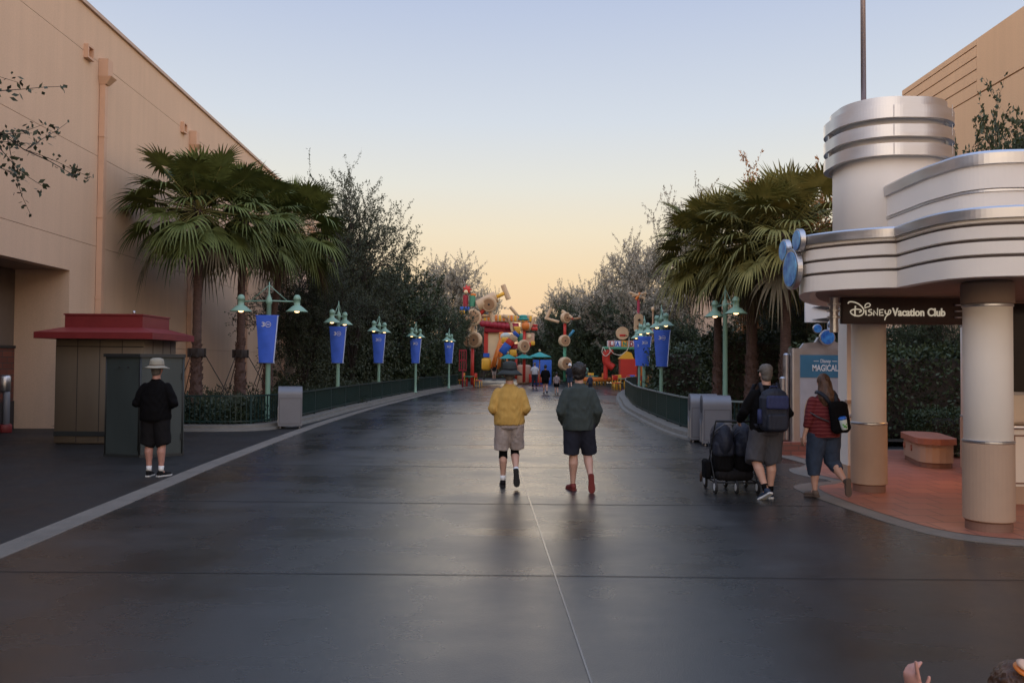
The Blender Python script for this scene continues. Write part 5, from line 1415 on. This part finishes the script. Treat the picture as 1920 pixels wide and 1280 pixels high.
# ================================================================ PLANTS
def leaf_quad(vs, fs, p, d, nrm, L, W):
    # a pointed leaf of two triangles folded on its midrib
    s = d.cross(nrm).normalized() * (W / 2)
    i = len(vs)
    vs.extend([tuple(p), tuple(p + d * L * .45 + s), tuple(p + d * L), tuple(p + d * L * .45 - s)])
    fs.append((i, i + 1, i + 2)); fs.append((i, i + 2, i + 3))
def rv(r):
    while True:
        v = Vector((r.uniform(-1, 1), r.uniform(-1, 1), r.uniform(-1, 1)))
        if .05 < v.length < 1: return v.normalized()
def tree_mesh(seed, H, RX, nl=7, lv=3, leaf=.11, per=16, trunk_r=.16, fork=.16, up=.55, low=0, twigs=True, lowleaf=.16, spread=1.0):
    r = random.Random(seed); wood = MB(); vs = []; fs = []
    def branch(p, d, L, rad, lev):
        n = 4; pts = [p]; q = p.copy(); dd = d.copy()
        for k in range(n):
            dd = (dd + rv(r) * .16 + Vector((0, 0, up * .10))).normalized()
            q = q + dd * (L / n); pts.append(q.copy())
        wood.tube(pts, [rad * (1 - .55 * k / n) for k in range(n + 1)], 6 if lev < 2 else 4 if lev == 2 else 3, caps=False)
        if lev >= lv:
            for k in range(per):
                t = r.uniform(.05, 1.05); i = min(int(t * n), n - 1); b = pts[i].lerp(pts[i + 1], min(1, t * n - i))
                b = b + rv(r) * r.uniform(0, .16)
                dl = (dd * .5 + rv(r)).normalized()
                leaf_quad(vs, fs, b, dl, rv(r), leaf * r.uniform(.6, 1.3), leaf * .55)
            return
        m = (nl, 6, 5, 5)[min(lev + 1, 3)]
        for k in range(m):
            t = r.uniform(.25, 1.0) if k else 1.0
            i = min(int(t * n), n - 1); b = pts[i].lerp(pts[i + 1], t * n - i)
            side = rv(r); side = (side - dd * side.dot(dd)).normalized()
            nd = (dd * r.uniform(.55, 1.0) + side * r.uniform(.45, .95) * spread + Vector((0, 0, .12))).normalized()
            branch(b, nd, L * r.uniform(.45, .68), rad * .5, lev + 1)
    z0 = H * fork
    wood.tube([(0, 0, -.1), (.02, .03, z0 * .5), (0, 0, z0)], [trunk_r * 1.25, trunk_r, trunk_r * .9], 10, caps=False)
    for k in range(nl):
        a = 2 * PI * k / nl + r.uniform(-.3, .3); tilt = r.uniform(.25, 1.0) * RX / (H * .62)
        if k == 0: tilt = .08
        d = Vector((math.cos(a) * tilt, math.sin(a) * tilt, 1)).normalized()
        branch(Vector((0, 0, z0 * r.uniform(.6, 1))), d, H * r.uniform(.50, .62) * (1 - .12 * tilt), trunk_r * .5, 0)
    for k in range(low):   # clumps of denser low foliage
        a = r.uniform(0, 2 * PI); rr = RX * math.sqrt(r.uniform(0, 1)) * 1.0; z = H * r.uniform(.03, .62)
        rr *= math.sin(PI * min(1, .25 + z / H * .9)) ** .5
        c = Vector((rr * math.cos(a), rr * math.sin(a), z)); cs = r.uniform(.25, .6)
        for j in range(26):
            leaf_quad(vs, fs, c + rv(r) * cs * r.uniform(.3, 1), (rv(r) + Vector((0, 0, -.2))).normalized(), rv(r), lowleaf * r.uniform(.6, 1.3), lowleaf * .5)
    rr = sorted(math.hypot(v[0], v[1]) for v in vs)[int(len(vs) * .95)]; hh = sorted(v[2] for v in vs)[int(len(vs) * .998)]
    kx = RX / rr; kz = H / hh
    return MBscale(wood, kx, kz), [(x * kx, y * kx, z * kz) for x, y, z in vs], fs
def MBscale(mb, kx, kz): mb.v = [(v[0] * kx, v[1] * kx, v[2] * kz) for v in mb.v]; return mb
TREE = {}
def make_tree(key, name, leafmat, loc, label, cat='tree', scale=1, rz=0, group=None, **kw):
    wood, vs, fs = tree_mesh(**kw)
    t = empty(name, loc, label, cat, group, rz); t.scale = (scale,) * 3 if not isinstance(scale, tuple) else scale
    wood.obj('trunk', 'bark', t)
    MB().add(vs, fs).obj('crown', leafmat, t)
    TREE[key] = t; return t
def again(key, loc, label, rz=0, scale=1, name=None, group=None):
    c = copy_tree(TREE[key]); c.location = loc; c.rotation_euler = (0, 0, rz); c.scale = (scale,) * 3 if not isinstance(scale, tuple) else scale
    c['label'] = label
    if group: c['group'] = group
    if name: c.name = name
    return c
def recat(o, leafmat):
    for ch in [x for x in bpy.data.objects if x.parent == o and x.name.startswith('crown')]:
        ch.data = ch.data.copy(); ch.data.materials.clear(); ch.data.materials.append(M[leafmat])
    return o
def place(key, u, Y, H, RX, label, rz=0, z=0.0, base={'oak': (11, 3.2), 'thick': (7.6, 2.6), 'pale': (11.4, 3.3)}, group=None, recolor=None):
    h0, r0 = base[key]
    o = again(key, ((u - 960) / 1550 * Y, Y, z), label, rz, (RX / r0, RX / r0, H / h0), group=group)
    if recolor: recat(o, recolor)
    return o
make_tree('oak', 'oak_tree', 'leaf_oak', (-7.9, 41, .1), 'tall dark tree fanning up into fine bare twigs left of the street', seed=11, H=11, RX=3.5, nl=10, per=30, leaf=.13, low=420, lowleaf=.2, spread=1.25, up=.35)
make_tree('thick', 'broadleaf_tree', 'leaf_dark', (-6.9, 46, .1), 'dense dark tree right of the fanning one on the left side', seed=5, H=7.6, RX=2.6, nl=8, per=24, leaf=.17, low=620, lowleaf=.22, spread=1.1)
make_tree('pale', 'pale_tree', 'leaf_pale', (-6.1, 74, .1), 'pale small leaved tree rising behind the dark left trees', seed=21, H=11.4, RX=3.3, nl=9, per=32, leaf=.17, spread=1.2, up=.4, low=0, fork=.25)
GT = 'dark trees along the left bed'
place('oak', 570, 33.5, 6.4, 2.3, 'smaller dark tree leaning against the peach wall behind the third palm', 2.0)
place('thick', 792, 54, 7.0, 2.2, 'dark bushy tree behind the farthest left banner', 1.2, group=GT)
place('thick', 640, 45, 6.2, 2.6, 'dark low tree between the wall and the second left lamp post', 4.0, group=GT)
place('thick', 690, 52, 8.3, 2.8, 'dark rounded tree at the foot of the peach wall, behind the third left banner', 5.2, group=GT)
place('thick', 846, 63, 6.2, 1.5, 'dark tree behind the red post of the spool sculpture', 3.2, group=GT)
place('thick', 878, 80, 5.4, 1.6, 'farthest dark tree left of the marquee', 2.2, group=GT)
place('pale', 908, 84, 9.8, 2.1, 'pale tree behind the leftmost toy tower', 2.2)
GP = 'pale topped trees on the right'
place('pale', 1205, 60, 11.2, 3.1, 'pale tree at right with the widest crown, left of the palms', 1.0, group=GP)
place('pale', 1305, 47, 11.6, 2.6, 'pale tree half hidden behind the right palms', 3.6, group=GP)
place('pale', 1065, 84, 10.0, 3.0, 'pale topped tree above the green thicket, behind the middle spool post', 4.4, group=GP)
place('pale', 1135, 74, 9.8, 3.0, 'pale topped tree above the green thicket, behind the yellow disc', .4, group=GP)
place('pale', 1012, 92, 7.4, 2.2, 'pale low tree at the far left end of the thicket', 5.0, group=GP)
GR = 'dark trees of the right thicket'
for (u, Y, H, RX, a, lab) in ((1018, 86, 6.6, 2.4, 5.5, 'green tree at the far left end of the right thicket'), (1062, 80, 7.7, 2.6, .4, 'green tree of the far thicket, behind the middle spool post'),
        (1108, 76, 7.6, 2.6, 1.9, 'green tree of the far thicket, left of the yellow wooden disc'), (1150, 74, 7.9, 2.7, 3.3, 'green tree of the thicket, behind the LAND blocks'), (1195, 70, 7.9, 2.7, 2.7, 'green tree of the thicket, behind the long wooden link'),
        (1240, 62, 7.6, 2.6, 4.5, 'dark tree behind the right bannered lamp posts'), (1290, 50, 6.5, 2.6, 2.6, 'dark tree behind the bannerless lamp post, farther one'), (1280, 43, 4.4, 1.9, 3.9, 'low dark tree behind the bannerless lamp post'),
        (1345, 50, 7.4, 2.7, 1.1, 'dark tree beyond the palms, to their left'), (1430, 42, 4.6, 2.2, 2.0, 'dark tree beyond the palms, beside the low building')):
    place('thick', u, Y, H, RX, lab, a, group=GR)
place('thick', 1480, 34, 9.9, 2.3, 'rust topped tree poking up behind the right palms', 1.5, recolor='leaf_rust')
place('oak', 1490, 29.5, 6.8, 2.0, 'dark airy tree between the palms and the low pink building', .7, recolor='leaf_dark')
place('oak', 1545, 24.6, 4.8, 1.7, 'dark shrubby tree behind the display board', 2.7, recolor='leaf_dark')
place('oak', 1765, 20.5, 3.6, 1.3, 'small tree over the hedge beside the orange tan wall', 3.7, recolor='leaf_dark')
place('thick', 1925, 20.5, 8.6, 1.7, 'tree top showing above the pavilion roof at the right edge', .7)
o = again('oak', (-10.25, 9.4, 0), 'leafy twigs of a near tree reaching in at the upper left edge', 5.1, (1.06, 1.06, .86))
o = again('thick', (-9.2, 3.2, 0), 'dense unseen tree added by the near end of the peach wall for shade', 1.1, (1.3, 1.3, 1.05))  # added out of view so its crown shades the lower left
# palms
def palm(loc, H, label, seed, leafmat='leaf_palm', crown=1.0, rz=0, nleaf=44, tr=.15, brace=True, lean=(0, 0)):
    r = random.Random(seed)
    P = empty('palm_tree', loc, label, 'palm tree', 'fan palms in the planting beds', rz)
    t = MB(); n = 46; prof = []
    for k in range(n + 1):
        f = k / n; z = f * H; rr = tr * (1.35 - .5 * min(1, f * 3.2)) if f < .32 else tr * (.87 - .1 * f)
        rr *= 1 + (.035 if k % 2 else -.035)
        prof.append((rr, z))
    pts = [(lean[0] * (z / H) ** 2, lean[1] * (z / H) ** 2, z) for _, z in prof]
    t.tube(pts, [q[0] for q in prof], 14, caps=True)
    tk = t.obj('trunk', 'bark_palm', P)
    # old leaf bases on the lower trunk
    bt_ = MB()
    for k in range(150):
        z = r.uniform(.1, H * .36); a = k * 2.39996 + r.uniform(-.2, .2); rr = tr * (1.3 - .42 * z / (H * .36))
        d = Vector((math.cos(a), math.sin(a), 0)); c = d * rr * .88 + Vector((0, 0, z))
        L = r.uniform(.09, .15); sd = Vector((-d.y, d.x, 0)) * .045
        tip = c + d * .055 + Vector((0, 0, L))
        bt_.add([tuple(c - sd), tuple(c + sd), tuple(tip + sd * .5), tuple(tip - sd * .5), tuple(c - d * .03 + Vector((0, 0, L * .7)))], [(0, 1, 2, 3), (1, 0, 4), (1, 4, 2), (0, 3, 4), (2, 4, 3)])
    bt_.obj('leaf_bases', 'bark_boot', P)
    if brace:
        cl = MB(); cl.lathe([(tr * 1.25, 1.75), (tr * 1.35, 1.77), (tr * 1.35, 1.98), (tr * 1.25, 2.0)], 14)
        for k in range(4): cl.box((math.cos(k * PI / 2 + .4) * tr * 1.45, math.sin(k * PI / 2 + .4) * tr * 1.45, 1.87), (.06, .06, .26))
        cl.obj('brace_collar', 'bark', P)
        for k in range(3):
            a = k * 2 * PI / 3 + .2
            MB().tube([(math.cos(a) * tr * 1.4, math.sin(a) * tr * 1.4, 1.85), (math.cos(a) * 1.25, math.sin(a) * 1.25, .02)], .014, 5).obj('brace', 'bark', P)
    def frond(el, az, dead=False):
        vs = []; fs = []; young = max(0, min(1, (el + .2) / 1.2))
        top = Vector((lean[0], lean[1], H - .05))
        d = Vector((math.cos(az) * math.cos(el), math.sin(az) * math.cos(el), math.sin(el)))
        pl = crown * r.uniform(.80, 1.25) * (.7 if el > .9 else 1)
        q = top + d * .1; pp = [q.copy()]; dd = d.copy()
        for k in range(4):
            dd = (dd + Vector((0, 0, -.07 * (1 - .7 * young)))).normalized(); q = q + dd * pl / 4; pp.append(q.copy())
        pet = MB(); pet.tube(pp, [.024, .02, .017, .014, .012], 4, caps=False)
        side = dd.cross(Vector((0, 0, 1)))
        if side.length < .05: side = Vector((1, 0, 0))
        side.normalize(); upv = side.cross(dd).normalized()
        roll = r.uniform(-.35, .35); side, upv = side * math.cos(roll) + upv * math.sin(roll), upv * math.cos(roll) - side * math.sin(roll)
        ns = 30; BL = crown * r.uniform(.66, .86)
        for k in range(ns):
            a = R(-128 + 256 * k / (ns - 1)) + r.uniform(-.02, .02)
            sd = dd * math.cos(a) + side * math.sin(a) + upv * (.22 * abs(math.sin(a)))
            L = BL * (1 - .30 * (abs(a) / R(128)) ** 2) * r.uniform(.92, 1.05)
            pr = None; m = 7
            w0 = .030 * crown
            i0 = len(vs); drp = r.uniform(.30, .85) * (1.5 if dead else 1 - .72 * young)
            for j in range(m + 1):
                f = j / m
                c = q + sd * (L * f) + Vector((0, 0, -1)) * (drp * L * max(0, f - .30) ** 1.8 * 1.6) - sd * (L * .35 * max(0, f - .5) ** 2 * (1 - young))
                hw = w0 * (.25 + 2.2 * f if f < .4 else (1.13 * (1 - f) / .6 + .04)) * 1.0
                wv = sd.cross(upv).normalized() * hw
                fold = upv * hw * .45
                vs += [tuple(c - wv + fold), tuple(c), tuple(c + wv + fold)]
            for j in range(m):
                b = i0 + j * 3
                fs += [(b, b + 1, b + 4, b + 3), (b + 1, b + 2, b + 5, b + 4)]
        return vs, fs, pet
    lv = MB(); dl = MB(); st = MB()
    for k in range(nleaf):
        f = (k + .5) / nleaf
        el = R(84 - 130 * f ** 1.05) + r.uniform(-.1, .1); az = k * 2.39996 + r.uniform(-.25, .25)
        dead = f > .95
        vs, fs, pet = frond(el, az, dead)
        (dl if dead else lv).add(vs, fs, True); st.add(pet.v, pet.f, True)
    lv.obj('crown', leafmat, P); dl.obj('dry_fronds', 'leaf_dead', P); st.obj('leaf_stalks', 'leaf_palm_r', P)
    b = MB()
    for k in range(70):
        a = r.uniform(0, 2 * PI); z = H - r.uniform(.0, .8); d = Vector((math.cos(a), math.sin(a), 0))
        b.add([tuple(Vector((lean[0], lean[1], z)) + d * .1), tuple(Vector((lean[0], lean[1], z + .28)) + d * .22), tuple(Vector((lean[0] + .03, lean[1], z + .25)) + d * .20)], [(0, 1, 2)])
    b.obj('fibre', 'bark', P)
    return P
palm((-9.15, 24, .1), 6.05, 'foremost left fan palm, its whole crown standing clear against the peach wall', 1, crown=1.28, nleaf=62)
palm((-8.7, 26.5, .1), 6.35, 'left fan palm in the middle of three, crown merging with its neighbours', 2, crown=1.25, nleaf=60)
palm((-8.85, 30, .1), 6.5, 'left fan palm farthest back, drooping crown beside the fanning tree', 3, crown=1.35, nleaf=64, lean=(.7, 0))
palm((6.55, 26.3, .1), 5.4, 'right fan palm with the reddish trunk next to the bannerless lamp post', 4, 'leaf_palm_r', 1.3, nleaf=64, brace=False)
palm((7.05, 24.3, .1), 5.25, 'middle right fan palm with a thick trunk behind the man with the blue backpack', 5, 'leaf_palm_r', 1.25, nleaf=64, brace=False, tr=.19)
palm((7.35, 22.2, .1), 5.2, 'right fan palm nearest the display board, crown touching the tower', 6, 'leaf_palm_r', 1.3, nleaf=64, brace=False, tr=.17)

# hedges and ground shrubs
def hedge(name, x0, x1, y0, y1, z0, z1, n, leaf, label, m='leaf_hedge', seed=1, cat='hedge', rag=.12):
    r = random.Random(seed); vs = []; fs = []
    cx, cy = (x0 + x1) / 2, (y0 + y1) / 2
    for k in range(n):
        f = r.random(); x = r.uniform(x0, x1); y = r.uniform(y0, y1); z = r.uniform(z0, z1)
        c = r.random()
        if c < .35: z = z1
        elif c < .6: y = y0
        elif c < .85: x = x0 if r.random() < .7 else x1
        p = Vector((x - cx, y - cy, z)); b = noise.noise(p * 1.7) * rag * 1.5
        p += Vector((r.gauss(0, rag * .5), r.gauss(0, rag * .5), r.gauss(0, rag * .4) + b))
        leaf_quad(vs, fs, p, (rv(r) + Vector((0, -.2, .4))).normalized(), rv(r), leaf * r.uniform(.6, 1.4), leaf * .6)
    h = empty(name, (cx, cy, 0), label, cat)
    MB().add(vs, fs).obj('foliage', m, h)
    MB().rbox((0, 0, (z0 + z1) / 2 - .06), (x1 - x0 - .16, y1 - y0 - .16, z1 - z0 - .14), .1).obj('core', 'soil', h)
    return h
hedge('hedge', 7.9, 11.8, 15.6, 16.6, .1, .86, 13000, .055, 'low clipped hedge behind the masonry bench', seed=2, rag=.05)
hedge('hedge', 6.9, 13.6, 18.6, 20.0, .1, 2.05, 16000, .10, 'tall dark hedge behind the low clipped hedge', 'leaf_dark', 3, rag=.2)
hedge('hedge', 6.6, 13.8, 26.5, 28.5, .1, 2.6, 12000, .13, 'tall dark hedge behind the right palms', 'leaf_dark', 4, rag=.3)
hedge('hedge', 6.3, 12.8, 34.5, 36.5, .1, 2.3, 9000, .16, 'dark hedge behind the bannered posts at right', 'leaf_dark', 6, rag=.35)
hedge('hedge', -9.0, 9.0, 96, 99, .0, 3.4, 7000, .3, 'dark far hedge closing the view behind the toy plaza', 'leaf_dark', 8, rag=.6)
def shrubs(name, spots, m, seed, n=420, leaf=.09):
    r = random.Random(seed); vs = []; fs = []
    for (x, y, s, h) in spots:
        for k in range(n):
            d = rv(r); q = Vector((d.x * s, d.y * s, abs(d.z) * h)) * (r.random() ** .3)
            leaf_quad(vs, fs, Vector((x, y, .1)) + q, (d + rv(r) * .7 + Vector((0, 0, .4))).normalized(), rv(r), leaf * r.uniform(.6, 1.5), leaf * .5)
    o = MB().add(vs, fs).obj(name, m); return tag(o, kind='stuff')
r = random.Random(3)
sp = []
for k in range(150):
    y = r.uniform(21.2, 60); t = (y - 21) / 40
    xk = next((a.x for a, b in zip(LF, LF[1:]) if a.y <= y <= b.y), -6)
    x = xk - .45 - r.random() ** 1.3 * 4.2 
    sp.append((x, y, r.uniform(.35, .7), r.uniform(.5, .95)))
for k in range(30): sp.append((r.uniform(-11, -6.9), r.uniform(21.4, 23.4), r.uniform(.35, .6), r.uniform(.5, .85)))
o = shrubs('low_shrubs', sp, 'leaf_shrub', 9); tag(o, 'dark green low shrubs filling the left planting bed', 'shrubs')
sp = []
for k in range(110):
    y = r.uniform(18.8, 50)
    xk = next((a.x for a, b in zip(RF, RF[1:]) if a.y <= y <= b.y), 5)
    sp.append((xk + .5 + r.random() * 5, y, r.uniform(.3, .6), r.uniform(.25, .6)))
o = shrubs('low_shrubs', sp, 'leaf_shrub', 10); tag(o, 'dark low shrubs filling the right planting bed', 'shrubs')
